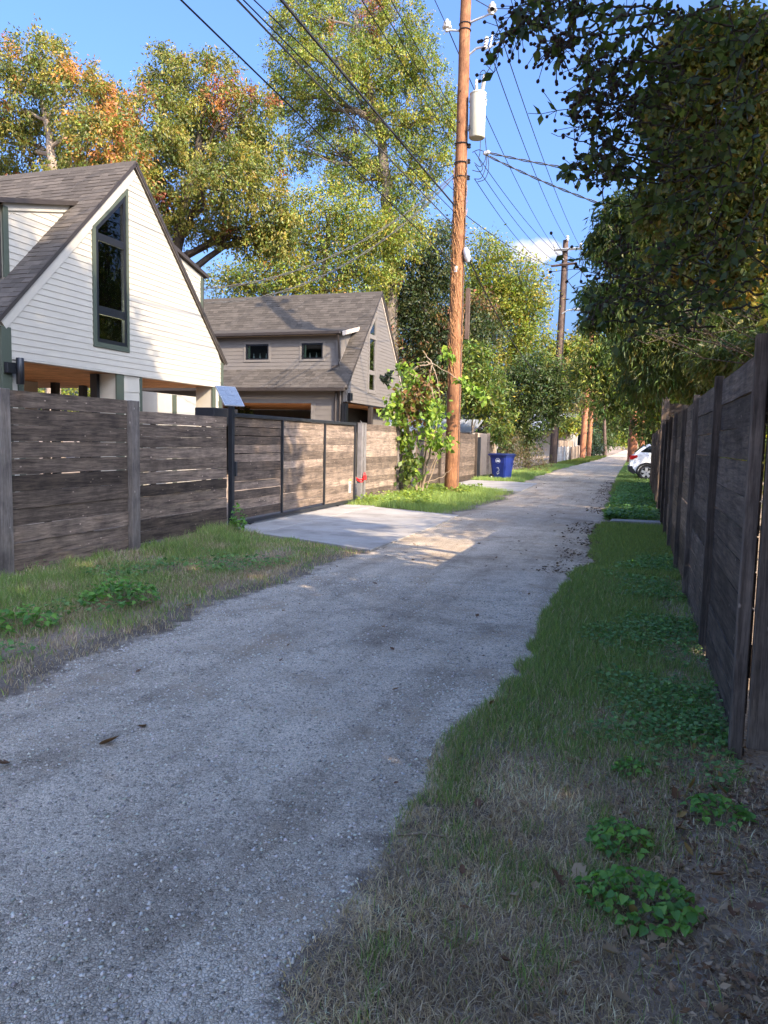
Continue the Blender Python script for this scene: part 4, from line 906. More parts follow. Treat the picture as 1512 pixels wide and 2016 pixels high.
tcan = MB().lathe(p1(z_at(490), .22, -.1), (.25, 0, -1), [(0, .05), (.1, .10), (.3, .10), (.42, .05)], 10).build('cable_closure', 'galv', pole, True)
q = p1(z_at(532), -.02, -.17); B('cable_clamp', 'galv', pole, q[0]-.05, q[0]+.04, q[1]-.02, q[1]+.02, q[2]-.09, q[2]+.09, .01)
MB().tube([p1(z, .19, -.08) for z in np.linspace(.2, 9.5, 14)], .02, 6).build('ground_wire', 'darkpole_z', pole)
# dead vine clinging to the pole
vm = MB()
for i in range(430):
    z = 3.2 + 6.0*RNG.random()**0.9; a = RNG.normal()*1.1 - 1.9; r = .195-0.004*z+.015
    pts = []
    L = .18+.35*RNG.random(); da = RNG.normal()*.5
    for k in range(4): t = k/3; pts.append(p1(z+L*(t-.5)*(1 if RNG.random() < .9 else .4), (r+.06*RNG.random()*t)*math.cos(a+da*t), (r+.06*RNG.random()*t)*math.sin(a+da*t)))
    vm.tube(pts, .006, 3, False)
vine = vm.build('dead_vine', 'vine_dry', None, kind='stuff'); tag(vine, 'tangle of dead brown vine clinging to the large utility pole', 'vine')
# transformer
tb = atY(942, 230, 21.75); trn = thing('transformer', 'cream cylindrical pole transformer with two bushings hanging on the large utility pole', 'transformer', tuple(tb))
zt0, zt1 = atY(942, 272, 21.75)[2], atY(942, 181, 21.75)[2]; tc0 = (tb[0]-0.03, tb[1], zt0); H_ = zt1-zt0; R_ = .225
MB().lathe(tc0, (0, 0, 1), [(0, R_*.93), (.02, R_), (H_*.93, R_), (H_*.935, R_*1.05), (H_*.96, R_*1.05), (H_*.98, R_*.9), (H_, R_*.5)], 28).build('tank', 'tank', trn, True)
for dx, hgt, w in ((-.04, .30, .045), (.13, .40, .06)):
    b0 = (tc0[0]+dx, tc0[1]-.05, zt1-.03); prof = [(0, .04)]
    for k in range(6): prof += [(.05+hgt*.5*k/6, w*.6), (.075+hgt*.5*k/6, w)]
    prof += [(.1+hgt*.5, w*.7), (.1+hgt*.55, w*.95), (hgt, w*.95), (hgt+.05, w*.5)]
    MB().lathe(b0, (dx*.8, 0, 1), prof, 12).build('bushing', 'porcelain', trn, True)
for dz in (.22, H_-.25): B('mount_lug', 'galv', trn, tc0[0]-.25, tc0[0]-.14, tc0[1]-.08, tc0[1]+.08, zt0+dz, zt0+dz+.1)
B('nameplate', 'dark_metal', trn, tc0[0]-.215, tc0[0]-.17, tc0[1]-.16, tc0[1]-.12, zt0+.2, zt0+.32); MB().tube([(tc0[0]+.21, tc0[1]-.08, zt1-.22), (tc0[0]+.27, tc0[1]-.1, zt1-.3), (tc0[0]+.24, tc0[1]-.1, zt1-.42)], .018, 6).build('drain_valve', 'galv', trn)

# second pole with two crossarms and a lamp arm
def lean_pole(name, label, base, top, r0, r1, mat, group=None):
    o = thing(name, label, 'utility pole', tuple(base), group); b_ = np.array(base, float); t_ = np.array(top, float)
    MB().tube([b_+(t_-b_)*k/8 for k in range(9)], [r0+(r1-r0)*k/8 for k in range(9)], 12).build('shaft', mat, o, True); return o
P2 = np.array([-5.75, 56.4, 0]); P2T = atY(1114, 473, 56.4)
pole2 = lean_pole('utility_pole', 'dark leaning utility pole with two crossarms beyond the blue bin', P2, P2T, .30, .19, 'darkpole_z')
def arm_px(x0, y0, x1, y1, Y, t, mat, parent): a, b_ = Vector(atY(x0, y0, Y)), Vector(atY(x1, y1, Y)); return MB().tube([a, b_], t, 4).build('crossarm', mat, parent)
ca = arm_px(1091, 492, 1147, 489, 56.1, .10, 'galv', pole2); cb = arm_px(1085, 524, 1136, 518, 56.1, .09, 'darkpole_z', pole2)
for px_, par in ((1092, ca), (1143, ca), (1117, pole2)): MB().lathe(atY(px_, 489 if par is ca else 474, 56.1), (0, 0, 1), [(0, .06), (.1, .12), (.2, .07), (.28, .11), (.36, .05)], 8).build('insulator', 'porcelain', par, True)
MB().tube([atY(1093, 497, 56.1), atY(1110, 512, 56.1)], .04, 4).build('arm_brace', 'galv', pole2)
la = MB().tube([atY(1106, 618, 56.2), atY(1117, 611, 56.2), atY(1132, 609, 56.2)], .05, 6).build('lamp_arm', 'galv', pole2, True)
a = Vector(atY(1132, 609, 56.2)); B('lamp_head', 'galv', la, a.x-.05, a.x+.75, a.y-.18, a.y+.18, a.z-.09, a.z+.08, .03)
MB().tube([P2+(P2T-P2)*t+np.array([.26, -.15, 0]) for t in np.linspace(.05, .9, 8)], .03, 5).build('conduit', 'dark_metal', pole2)
for (lb, base, px_, py_, Y, r) in (('first of the two orange lit poles at the far left of the alley', (-5.5, 83.7, 0), 1166, 640, 83.7, .33), ('farther orange pole just right of the first lit far pole', (-5.4, 94, 0), 1172, 690, 94, .27), ('thin dark pole far left before the parked silver car', (-3.9, 105, 0), 1188, 745, 105, .24)):
    lean_pole('utility_pole', lb, base, atY(px_, py_, Y), r, r*.7, 'redpole_z' if 'orange' in lb else 'darkpole_z')
lean_pole('utility_pole', 'thick orange pole on the right just behind the white car', (-0.30, 68, 0), atY(1259, 560, 68), .40, .28, 'redpole_z')
lean_pole('utility_pole', 'slim sunlit pole behind the thick orange pole on the right', (0.6, 88, 0), atY(1272, 600, 88), .28, .2, 'redpole_z')

def wire(label, a, b_, sag, r=.013, mat='wire', n=22, group='overhead power lines', name='power_line', cat='power line', twist=0):
    a, b_ = np.array(a, float), np.array(b_, float); m = MB()
    for s in range(2 if twist else 1):
        pts = []
        for i in range(n+1):
            t = i/n; p = a+(b_-a)*t; p[2] -= 4*sag*t*(1-t)
            if twist: ang = t*twist*6.283 + s*math.pi; p += np.array([0, math.cos(ang), math.sin(ang)])*.022
            pts.append(p)
        m.tube(pts, r, 4 if r < .02 else 5)
    o = m.build(name, mat, None, True); return tag(o, label, cat, group)
# lines from behind the camera to the large pole; they run along the alley
def back(att, px0, lab, sag=0.35, r=.013, mat='wire', top=0.0):
    """runs from a point on the pole back past the photographer, seen leaving the picture at (px0, top)"""
    att = np.array(att, float); e = None; best = 1e9
    for X in np.linspace(-9, 2, 441):
        d = _ray(px0, top); k = (X)/d[0] if abs(d[0]) > 1e-9 else 0
        if k <= 0: continue
        q = CAM+d*k
        if 1.0 < q[1] < 20:
            v = q-att
            if v[1] >= -0.5: continue
            slope = abs(v[0]/v[1]) + abs((v[2]+0.25)/v[1])*0.8
            if slope < best: best = slope; e = q
    end = att + (e-att)*((att[1]+16)/(att[1]-e[1])); end[2] += 0.0
    return wire(lab, att, end, sag*0.0+0.02, r, mat, 30)
back(atY(898, 525, 21.75), 360, 'lowest line in the upper left, crossing in front of the orange treetops', r=.014)
back(atY(897, 448, 21.75), 470, 'paler thick cable second from the left at the top edge', r=.018, mat='grey_wire')
back(atY(897, 420, 21.75), 482, 'thin line right beside the paler thick cable', r=.012)
back(atY(899, 380, 21.75), 503, 'thin line third from the left at the top edge', r=.011)
back(atY(896, 406, 21.75), 556, 'thickest black cable running down to the white clamp on the pole', r=.024)
back(atY(893, 286, 21.75), 713, 'line left of centre in front of the tall tree top', r=.012)
back(atY(902, 270, 21.75), 743, 'middle one of three lines in front of the tall tree', r=.012)
back(atY(897, 229, 21.75), 770, 'rightmost of three lines in front of the tall tree', r=.012)
back(tipL, 856, 'high line ending at the left insulator of the large pole', r=.012)
back(tipR, 938, 'high line ending at the right insulator of the large pole', r=.012)
# onward to the second pole
wire('high line from the right insulator to the second pole', tipR, atY(1143, 488, 56.1), .5, .016)
wire('high line from the fuse cutout to the top of the second pole', cut, atY(1117, 474, 56.1), .5, .016)
wire('high line from the left insulator past the transformer to the second pole', tipL, atY(1092, 488, 56.1), .5, .016)
for lab, a0, b0 in (('topmost of three lower lines to the second pole', (935, 300), (1131, 518)), ('middle of three lower lines to the second pole', (936, 325), (1110, 521)), ('lowest of three lower lines to the second pole', (934, 352), (1088, 524))): wire(lab, atY(*a0, 21.75), atY(*b0, 56.1), .55, .014)
wire('long low line from the large pole to the second pole crossarm', atY(912, 420, 21.75), atY(1098, 523, 56.1), .35, .014)
wire('dark cable sagging from the large pole into the dark bush', atY(921, 505, 21.75), atY(1080, 745, 50), .75, .022)
wire('thin line from the second pole down to the far trees', atY(1112, 545, 56.3), atY(1215, 660, 120), .5, .03); wire('thin line from the second pole crossarm to the far right', atY(1131, 518, 56.1), atY(1250, 640, 150), .5, .03)
wire('thin line crossing left from the second pole', atY(1110, 580, 56.1), atY(1020, 620, 58), .2, .02)
for k, yy in enumerate((682, 690, 696)): wire(('topmost', 'middle', 'lowest')[k]+' of the pale lines crossing the alley far away', (-22, 118, atY(1070, yy+6, 118)[2]), (6, 122, atY(1170, yy-3, 122)[2]), .25, .045, 'grey_wire', 10, 'far crossing lines')
# twisted service drops
wire('upper twisted service cable running right into the dark trees', atY(958, 300, 21.7), (7.5, 20.5, 7.4), .45, .016, 'grey_wire', 90, 'twisted service cables', twist=14)
wire('lower twisted service cable running right into the dark trees', atY(957, 305, 21.7), (6.5, 22.0, 6.1), .65, .016, 'grey_wire', 90, 'twisted service cables', twist=14)
wire('upper of two service cables dropping left to the white house', atY(893, 345, 21.75), (CX2-.3, yd1+.05, 5.35), .75, .010, 'grey_wire', 60, 'twisted service cables', twist=8)
wire('lower of two service cables dropping left over the grey roof', atY(893, 350, 21.75), (CX2-.3, yd1+.05, 5.0), .95, .010, 'grey_wire', 60, 'twisted service cables', twist=8)
# drip loops and jumpers
LOOPL = ['black loop from the transformer underside down to the splice', 'black lead from the transformer edge straight to the splice', 'long drip loop sweeping from the splice to the lowest spool', 'inner drip loop from the splice to the middle spool', 'outermost drip loop hanging lowest beside the pole', 'tight loop turning back to the pole under the transformer', 'short lead from the top spool out to the splice', 'lead crossing to the left side of the large pole']
def loop(label, pts, r=.012): return tag(MB().tube([Vector(atY(x, y, 21.65)) for x, y in pts], r, 5).build('jumper_cable', 'wire', None, True), label, 'cable', 'jumper cables beside the large pole')
def cr(pts, n=5):
    out = []; P_ = [pts[0]]+list(pts)+[pts[-1]]
    for i in range(1, len(P_)-2):
        for k in range(n):
            t = k/n; out.append(tuple(0.5*((2*P_[i][j])+(-P_[i-1][j]+P_[i+1][j])*t+(2*P_[i-1][j]-5*P_[i][j]+4*P_[i+1][j]-P_[i+2][j])*t*t+(-P_[i-1][j]+3*P_[i][j]-3*P_[i+1][j]+P_[i+2][j])*t**3) for j in (0, 1)))
    return out+[pts[-1]]
loop('black jumper curving from the fuse cutout down to the tall bushing', cr([(962, 103), (967, 115), (965, 132), (955, 147), (950, 153)])); loop('small black jumper arching over the transformer bushings', cr([(945, 158), (946, 143), (953, 138), (957, 146)]))
for k, pts in enumerate(([(946, 276), (945, 300), (942, 312)], [(955, 270), (957, 290), (958, 302)], [(958, 304), (957, 325), (948, 350), (934, 352)], [(957, 304), (954, 318), (945, 328), (934, 320)], [(960, 304), (962, 330), (955, 352), (940, 358)], [(942, 312), (950, 330), (945, 338), (930, 335)], [(930, 300), (942, 295), (952, 298), (958, 302)], [(902, 322), (880, 326), (865, 330)])):
    loop(LOOPL[k], cr(list(pts)), .011)
spl = MB().lathe(atY(958, 301, 21.65), (1, 0, .2), [(-.1, .02), (-.06, .06), (.06, .06), (.1, .02)], 8).build('cable_splice', 'galv', None, True); tag(spl, 'pale splice where service cables leave the large pole', 'cable splice')

# ================================================================== BLUE BIN, CARS
bn = thing('recycling_bin', 'blue wheeled bin with white round emblem beside the dark fence', 'bin', (-5.25, 31.1, 0))
ang = math.radians(-18); ca_, sa_ = math.cos(ang), math.sin(ang)
def bl(x, y, z): return (-5.25 + x*ca_ - y*sa_, 31.2 + x*sa_ + y*ca_, z)
bw = MB(); secs = [(0.06, .27, .24), (.12, .29, .27), (.92, .36, .36), (.98, .385, .385), (1.02, .39, .39)]
for z, w, d in secs:
    for (sx, sy) in ((-1, -1), (-.8, -1.08), (.8, -1.08), (1, -1), (1, 1), (-1, 1)): bw.v.append(bl(sx*w, sy*d, z))
for i in range(len(secs)-1):
    for j in range(6): bw.f.append([i*6+j, i*6+(j+1) % 6, (i+1)*6+(j+1) % 6, (i+1)*6+j])
bw.f += [[5, 4, 3, 2, 1, 0], [24, 25, 26, 27, 28, 29]]; bw.build('body', 'bin_blue', bn)
for z in (.70,): 
    m = MB(); m.v = [bl(sx*.352, sy*.34, zz) for zz in (z, z+.03) for (sx, sy) in ((-1, -1), (-.8, -1.1), (.8, -1.1), (1, -1), (1, 1), (-1, 1))]; m.f = [[j, (j+1) % 6, 6+(j+1) % 6, 6+j] for j in range(6)]+[[5, 4, 3, 2, 1, 0], [6, 7, 8, 9, 10, 11]]; m.build('rim_band', 'bin_blue', bn)
m = MB(); lid = [(-.43, -.46, 1.022), (.43, -.46, 1.022), (.43, .43, 1.022), (-.43, .43, 1.022)]
m.v = [bl(*p) for p in lid] + [bl(p[0]*.99, p[1]*.99, 1.06) for p in lid] + [bl(p[0]*.8, p[1]*.8, 1.095) for p in lid]
m.f = [[3, 2, 1, 0]]+[[i, (i+1) % 4, 4+(i+1) % 4, 4+i] for i in range(4)]+[[4+i, 4+(i+1) % 4, 8+(i+1) % 4, 8+i] for i in range(4)]+[[8, 9, 10, 11]]; m.build('lid', 'bin_lid', bn)
MB().tube([bl(-.45, .2, 1.0), bl(-.52, .2, 1.0), bl(-.52, -.2, 1.0), bl(-.45, -.2, 1.0)], .018, 6).build('handle', 'bin_lid', bn, True)
for y in (-.30, .30):
    w_ = MB().lathe(bl(-.30, y-.03, .125), Vector(bl(0, 1, 0))-Vector(bl(0, 0, 0)), [(0, .08), (.005, .125), (.055, .125), (.06, .08)], 18).build('wheel', 'tyre', bn, True)
    MB().lathe(bl(-.30, y-.045, .125), Vector(bl(0, 1, 0))-Vector(bl(0, 0, 0)), [(0, .018), (.012, .03)], 10).build('hub', 'white_print', w_, True)
MB().tube([bl(-.30, -.3, .125), bl(-.30, .3, .125)], .014, 6).build('axle', 'dark_metal', bn)
# printed emblem and stencil marks on the sloping front (local y = -d(z))
def fr(x, z, off=.004):
    d = np.interp(z, [s[0] for s in secs], [s[2] for s in secs])*1.08; return bl(x, -d-off, z)
def fprint(name, polys):
    m = MB()
    for pl in polys: o = len(m.v); m.v += [fr(x, z) for x, z in pl]; m.f.append(list(range(o, o+len(pl))))
    return m.build(name, 'white_print', bn)
def ring(cx, cz, r0, r1, n=24):
    return [[(cx+r0*math.cos(a), cz+r0*math.sin(a)), (cx+r1*math.cos(a), cz+r1*math.sin(a)), (cx+r1*math.cos(b_), cz+r1*math.sin(b_)), (cx+r0*math.cos(b_), cz+r0*math.sin(b_))] for a, b_ in ((2*math.pi*i/n, 2*math.pi*(i+1)/n) for i in range(n))]
ex, ez = 0.0, .80
fprint('emblem', ring(ex, ez, .088, .108) + ring(ex, ez, .0, .040, 10)[:0] + [[(ex-.07, ez-.02), (ex-.03, ez-.06), (ex, ez-.02), (ex+.03, ez-.06), (ex+.07, ez-.02), (ex+.05, ez+.03), (ex, ez+.01), (ex-.05, ez+.03)], [(ex-.03, ez+.045), (ex+.03, ez+.045), (ex, ez+.07)]])
def stroke(pts, w=.012):
    out = []
    for (a, b_) in zip(pts[:-1], pts[1:]):
        d = Vector((b_[0]-a[0], b_[1]-a[1])); d.normalize(); qx, qz = -d.y*w/2, d.x*w/2
        out.append([(a[0]+qx, a[1]+qz), (a[0]-qx, a[1]-qz), (b_[0]-qx, b_[1]-qz), (b_[0]+qx, b_[1]+qz)])
    return out
fprint('stencil_mark', stroke([(-.06, .50), (0, .53), (.04, .49), (.0, .46)]) + stroke([(-.02, .47), (.05, .45), (.05, .40), (-.03, .36), (.05, .34)]) + stroke([(-.05, .34), (-.06, .28), (.0, .26), (.05, .30), (.02, .33)]) + stroke([(-.05, .27), (-.03, .22)]))

def car(name, label, cx, cy, yawdeg, body_m, length=4.6, w=1.85, h=1.68, suv=True):
    """built nose to +x, rear at x = 0; every panel a real loft"""
    o = thing(name, label, 'car', (cx, cy, 0)); ya = math.radians(yawdeg)
    def W(x, y, z): return (cx + x*math.cos(ya) - y*math.sin(ya), cy + x*math.sin(ya) + y*math.cos(ya), z)
    sx = length/4.6; hw = w/2
    prof = [(.06, .42), (.0, .62), (.03, .98), (.10, 1.08), (.26, 1.22), (3.05, 1.12), (3.6, 1.06), (4.35, .93), (4.55, .75), (4.58, .45), (4.45, .30), (.25, .30)]
    prof = [(x*sx, z) for x, z in prof]; m = MB(); n = len(prof)
    ins = lambda z: hw - .05*max(0, z-.9)/.3 - .03*max(0, .5-z)/.2
    ring_y = [-1, 1]
    for s in ring_y: m.v += [W(x, s*ins(z), z) for x, z in prof]
    m.f = [list(range(n))[::-1], list(range(n, 2*n))]+[[i, (i+1) % n, n+(i+1) % n, n+i] for i in range(n)]
    m.build('body', body_m, o, bevel=.02)
    g = [(.20, 1.20), (.62, 1.60), (1.1, 1.655), (2.0, 1.65), (2.35, 1.58), (3.12, 1.12)]; g = [(x*sx, z*(h/1.68) if z > 1.25 else z) for x, z in g]; k = len(g); m = MB()
    for s in (-1, 1): m.v += [W(x, s*(hw-.06-.16*(z-1.15)/.5), z) for x, z in g]
    m.f = [list(range(k))[::-1], list(range(k, 2*k))]+[[i, i+1, k+i+1, k+i] for i in range(k-1)]
    m.build('cabin', body_m, o, bevel=.015)
    for s in (-1, 1):
        yy = lambda z, e: s*(hw-.06-.16*(z-1.15)/.5+e)
        for pts in ([(.42, 1.26), (.80, 1.54), (1.12, 1.57), (1.12, 1.24)], [(1.18, 1.24), (1.18, 1.575), (1.95, 1.57), (1.95, 1.2)], [(2.01, 1.2), (2.01, 1.565), (2.3, 1.5), (2.92, 1.14)]):
            MB().prism([W(x*sx, yy(z, .002), z) for x, z in pts], Vector(W(0, s*.006, 0))-Vector(W(0, 0, 0))).build('side_window', 'dark_glass', o)
        MB().prism([W(x, s*(hw-.02), z) for x, z in ((-.012, .93), (.02, 1.10), (.30, 1.12), (.34, 1.04), (.10, .92))], Vector(W(0, s*.03, 0))-Vector(W(0, 0, 0))).build('tail_light', 'tail_red', o, bevel=.006)
        MB().prism([W(x, s*(hw-.05), z) for x, z in ((4.22*sx, .78), (4.50*sx, .74), (4.42*sx, .88), (4.18*sx, .92))], Vector(W(0, s*.03, 0))-Vector(W(0, 0, 0))).build('headlight', 'porcelain', o, bevel=.005)
        MB().tube([W(.75*sx, s*(hw-.24), h+.0), W(.85*sx, s*(hw-.24), h+.04), W(2.0*sx, s*(hw-.24), h+.035), W(2.1*sx, s*(hw-.24), h-.02)], .02, 6).build('roof_rail', 'car_black', o)
        m = MB().box(0, 1, 0, 1, 0, 1); a0 = W(2.72*sx, s*(hw+.02), 1.15); m = MB().prism([W(2.70*sx, s*(hw-.02), 1.10), W(2.86*sx, s*(hw-.02), 1.10), W(2.86*sx, s*(hw-.02), 1.26), W(2.70*sx, s*(hw-.02), 1.24)], Vector(W(0, s*.18, 0))-Vector(W(0, 0, 0))); m.build('mirror', body_m, o, bevel=.01)
        for wx in (.72*sx+.0, 3.45*sx):
            arch = [(wx+.45*math.cos(t), .36+.45*math.sin(t)) for t in np.linspace(-.15, math.pi+.15, 14)] + [(wx+.36*math.cos(t), .36+.36*math.sin(t)) for t in np.linspace(math.pi+.15, -.15, 14)]
            mm = MB(); kk = 14
            for e in (.0, .022): mm.v += [W(x, s*(hw-.03+e+.02), z) for x, z in arch]
            tot = 28
            for i in range(kk-1): mm.f.append([i, i+1, tot-2-i, tot-1-i]); mm.f.append([tot+i, tot+tot-1-i, tot+tot-2-i, tot+i+1])
            for i in range(tot): mm.f.append([i, (i+1) % tot, tot+(i+1) % tot, tot+i])
            mm.build('arch_trim', 'car_black', o)
            axs = Vector(W(0, s, 0))-Vector(W(0, 0, 0))
            wh_ = MB().lathe(W(wx, s*(hw-.22), .36), axs, [(0, .24), (.01, .34), (.04, .36), (.18, .36), (.21, .345), (.22, .25)], 26).build('wheel', 'tyre', o, True)
            MB().lathe(W(wx, s*(hw-.02), .36), axs, [(0, .245), (.012, .25), (.022, .235), (.010, .22)], 26).build('rim', 'rim', wh_, True)
            for j in range(5):
                t = 2*math.pi*j/5+.3; t2 = .17
                MB().prism([W(wx+.05*math.cos(t-1.2), s*(hw+.002), .36+.05*math.sin(t-1.2)), W(wx+.225*math.cos(t-t2*1.6), s*(hw+.002), .36+.225*math.sin(t-t2*1.6)), W(wx+.225*math.cos(t+t2*1.6), s*(hw+.002), .36+.225*math.sin(t+t2*1.6)), W(wx+.05*math.cos(t+1.2), s*(hw+.002), .36+.05*math.sin(t+1.2))], axs*.014).build('spoke', 'rim', wh_)
    MB().prism([W(x, -hw-.005, z) for x, z in ((-.02, .40), (-.05, .62), (.10, .64), (.30, .34), (.18, .28))], Vector(W(0, w+.01, 0))-Vector(W(0, 0, 0))).build('rear_bumper', 'car_black', o, bevel=.012)
    MB().prism([W(.215, -.72, 1.235), W(.60, -.66, 1.575), W(.60, .66, 1.575), W(.215, .72, 1.235)], Vector(W(-.012, 0, .010))-Vector(W(0, 0, 0))).build('rear_window', 'dark_glass', o)
    MB().prism([W(2.38*sx, -.66, 1.555), W(3.06*sx, -.74, 1.15), W(3.06*sx, .74, 1.15), W(2.38*sx, .66, 1.555)], Vector(W(.012, 0, .012))-Vector(W(0, 0, 0))).build('windshield', 'dark_glass', o)
    for s in (-1, 1): MB().prism([W(x*sx, s*(hw-.012), z) for x, z in ((1.2, .30), (3.0, .30), (3.0, .42), (1.2, .42))], Vector(W(0, s*.022, 0))-Vector(W(0, 0, 0))).build('sill_trim', 'car_black', o)
    return o
car('parked_car', 'white car backed out from behind the right fence, red tail light showing', -0.28, 36.15, 2, 'car_white')
car('parked_car', 'distant silver car parked on the left under dark trees', -5.3, 112, 88, 'car_silver', 4.4, 1.8, 1.5)
# far left fences
ff = thing('board_fence', 'sunlit tan board fence far down the left side', 'fence', (-7, 75, 0))
for i in range(24): B('board', 'tan_z', ff, -6.42+.012*(i % 2), -6.40+.012*(i % 2), 66+i*.7, 66.66+i*.7, 0, 1.85)
wf = thing('wire_fence', 'low wire mesh fence with pale posts far down the left verge', 'fence', (-5.9, 62, 0))
for i in range(7): MB().tube([(-5.85, 57+i*3.2, 0), (-5.85, 57+i*3.2, 1.35)], .06, 6).build('post', 'galv', wf)
wm = MB()
for i in range(60): wm.tube([(-5.85, 57+i*.32, .05), (-5.85, 57+i*.32, 1.25)], .012, 3, False)
for k in range(5): wm.tube([(-5.85, 57, .1+.29*k), (-5.85, 76.2, .1+.29*k)], .014, 3, False)
wm.build('mesh', 'galv', wf, kind='stuff')
lowf = thing('panel_fence', 'pale weathered panel fence under the first orange pole', 'fence', (-5.8, 78, 0))
for i in range(8): B('panel', 'tan_z' if i % 3 else 'fence_z', lowf, -5.72, -5.68, 71.5+i*1.4, 72.85+i*1.4, 0, 1.3+.06*(i % 2))

# ================================================================== TREES
OLIVE = [(.16, .165, .033), (.205, .19, .037), (.125, .14, .03), (.26, .22, .042), (.09, .11, .027)]
GREENY = [(.145, .18, .03), (.19, .215, .034), (.11, .145, .027), (.25, .25, .038), (.08, .115, .024)]
YELLOW = [(.27, .255, .034), (.21, .225, .033), (.33, .285, .04), (.16, .19, .03)]
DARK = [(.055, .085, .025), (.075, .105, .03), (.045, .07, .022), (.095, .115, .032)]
MID = [(.09, .135, .032), (.12, .16, .036), (.075, .11, .028), (.155, .18, .04)]
ORANGE = [(.42, .17, .05), (.36, .13, .05), (.44, .23, .055), (.33, .17, .04)]
RUST = [(.24, .07, .04), (.30, .10, .05), (.26, .13, .05)]
BRIGHT = [(.20, .29, .035), (.15, .235, .03), (.26, .33, .04), (.11, .18, .025)]
SHADE = [(.10, .135, .04), (.13, .155, .045), (.08, .11, .035), (.16, .17, .045), (.20, .175, .045)]

def px_tree(name, label, Y, blobs, base_px, trunk_px, L, pal, kd=0.035, r0=.3, ty=0.0, **kw):
    """survey blobs given as (x, y, half width, half height) seen at distance Y down the alley"""
    bl_ = []
    for b_ in blobs:
        x, y, rx, ry = b_[:4]; yy = Y + (b_[4] if len(b_) > 4 else 0)
        bl_.append(blob_px(x, y, yy, rx, ry, max(12, int(rx*ry*kd))))
    base = atY(base_px[0], base_px[1], Y+ty); base[2] = 0
    tr = [base] + [atY(x, y, Y+ty) for x, y in trunk_px]
    return tree(name, label, tuple(base), bl_, tr, L, pal, r0=r0, **kw)

px_tree('shade_tree', 'tall olive green tree at the far upper left behind the white house', 26, [(70, 125, 75, 62), (20, 210, 70, 70), (150, 195, 72, 75), (60, 300, 95, 62, 2), (200, 285, 70, 70, -2), (160, 370, 100, 60), (30, 400, 80, 60, 3), (215, 215, 45, 50), (250, 330, 60, 60)],
        (110, 900), [(108, 560), (104, 320), (85, 210)], .15, OLIVE, .027, .34, per=46, accent=ORANGE, acc_thr=.77, acc_scale=2.0, bark='bark_pale', spread=.42, droop=.55, shell=.4)
px_tree('autumn_tree', 'broad tree turning orange and rust behind the white house ridge', 30, [(325, 150, 48, 55), (400, 185, 85, 75), (300, 250, 75, 70, -2), (415, 275, 95, 75, 2), (505, 235, 45, 62), (345, 345, 80, 65), (455, 355, 80, 70, -2), (395, 430, 85, 45), (520, 310, 50, 55), (535, 415, 45, 70), (475, 470, 65, 35), (300, 420, 70, 60), (560, 460, 40, 50)],
        (350, 900), [(350, 600), (355, 430), (390, 300), (400, 190)], .155, OLIVE, .028, .38, per=46, accent=ORANGE+RUST, acc_thr=.70, acc_scale=1.8, bark='bark_dark', spread=.42, droop=.55, shell=.4)
px_tree('pecan_tree', 'very tall yellow green pecan tree rising behind the grey house', 40, [(600, 30, 70, 60), (690, 20, 80, 60, 2), (780, 40, 60, 65), (575, 120, 50, 55), (660, 125, 80, 60, -2), (755, 130, 80, 60), (835, 120, 45, 50), (620, 210, 60, 50), (700, 225, 60, 45, 3), (800, 215, 65, 55), (868, 230, 38, 60), (560, 190, 40, 40), (660, 300, 40, 40), (760, 300, 80, 45), (850, 310, 45, 45), (700, 355, 60, 40), (800, 380, 60, 45), (590, 300, 30, 50), (740, 470, 45, 45, -1), (800, 480, 40, 45), (745, 545, 40, 35, -1)],
        (768, 905), [(772, 560), (764, 430), (752, 300), (742, 220), (715, 120), (700, 40)], .15, GREENY+YELLOW[:2], .036, .42, per=46, accent=RUST, acc_thr=.86, acc_scale=1.5, bark='bark', spread=.44, droop=.6, shell=.4)
px_tree('shade_tree', 'bright yellow green tree massed just above the grey house roof', 36, [(640, 415, 75, 55), (570, 480, 70, 50), (700, 455, 70, 50), (520, 545, 80, 40), (620, 530, 90, 45), (720, 530, 60, 45), (450, 560, 45, 32), (800, 455, 50, 40), (690, 590, 60, 30), (560, 570, 100, 30)],
        (630, 905), [(630, 640), (640, 520), (650, 420)], .17, GREENY+YELLOW, .040, .3, per=28, accent=ORANGE, acc_thr=.84, spread=.7, droop=.4)
px_tree('understory_tree', 'vine hung trees left of the large pole, shade put into dark leaf colours', 41, [(810, 560, 50, 60), (870, 500, 40, 60), (850, 610, 60, 60), (800, 660, 45, 60), (870, 690, 50, 70), (820, 740, 50, 50), (760, 590, 25, 40), (940, 650, 40, 70), (900, 740, 50, 50)],
        (835, 905), [(836, 700), (836, 560), (832, 520)], .20, [(.03, .046, .016), (.042, .06, .02), (.06, .075, .025), (.085, .09, .028)], .075, .36, per=24, accent=[(.22, .10, .05), (.16, .11, .03)], acc_thr=.72, bark='bark_pale', spread=.7, droop=.6)  # leaf colours darkened to stand in for shade; sun still reaches this crown
px_tree('elm_tree', 'rounded sunlit yellow green tree below the small cloud', 49, [(950, 500, 36, 40), (985, 535, 45, 45), (1035, 560, 42, 45), (1000, 600, 60, 50), (960, 600, 50, 55), (1050, 630, 32, 45), (975, 680, 70, 55), (1040, 690, 40, 45), (930, 570, 30, 40)],
        (985, 900), [(985, 760), (988, 640), (995, 560)], .20, YELLOW+GREENY, .062, .34, per=26, accent=ORANGE, acc_thr=.84, spread=.75)
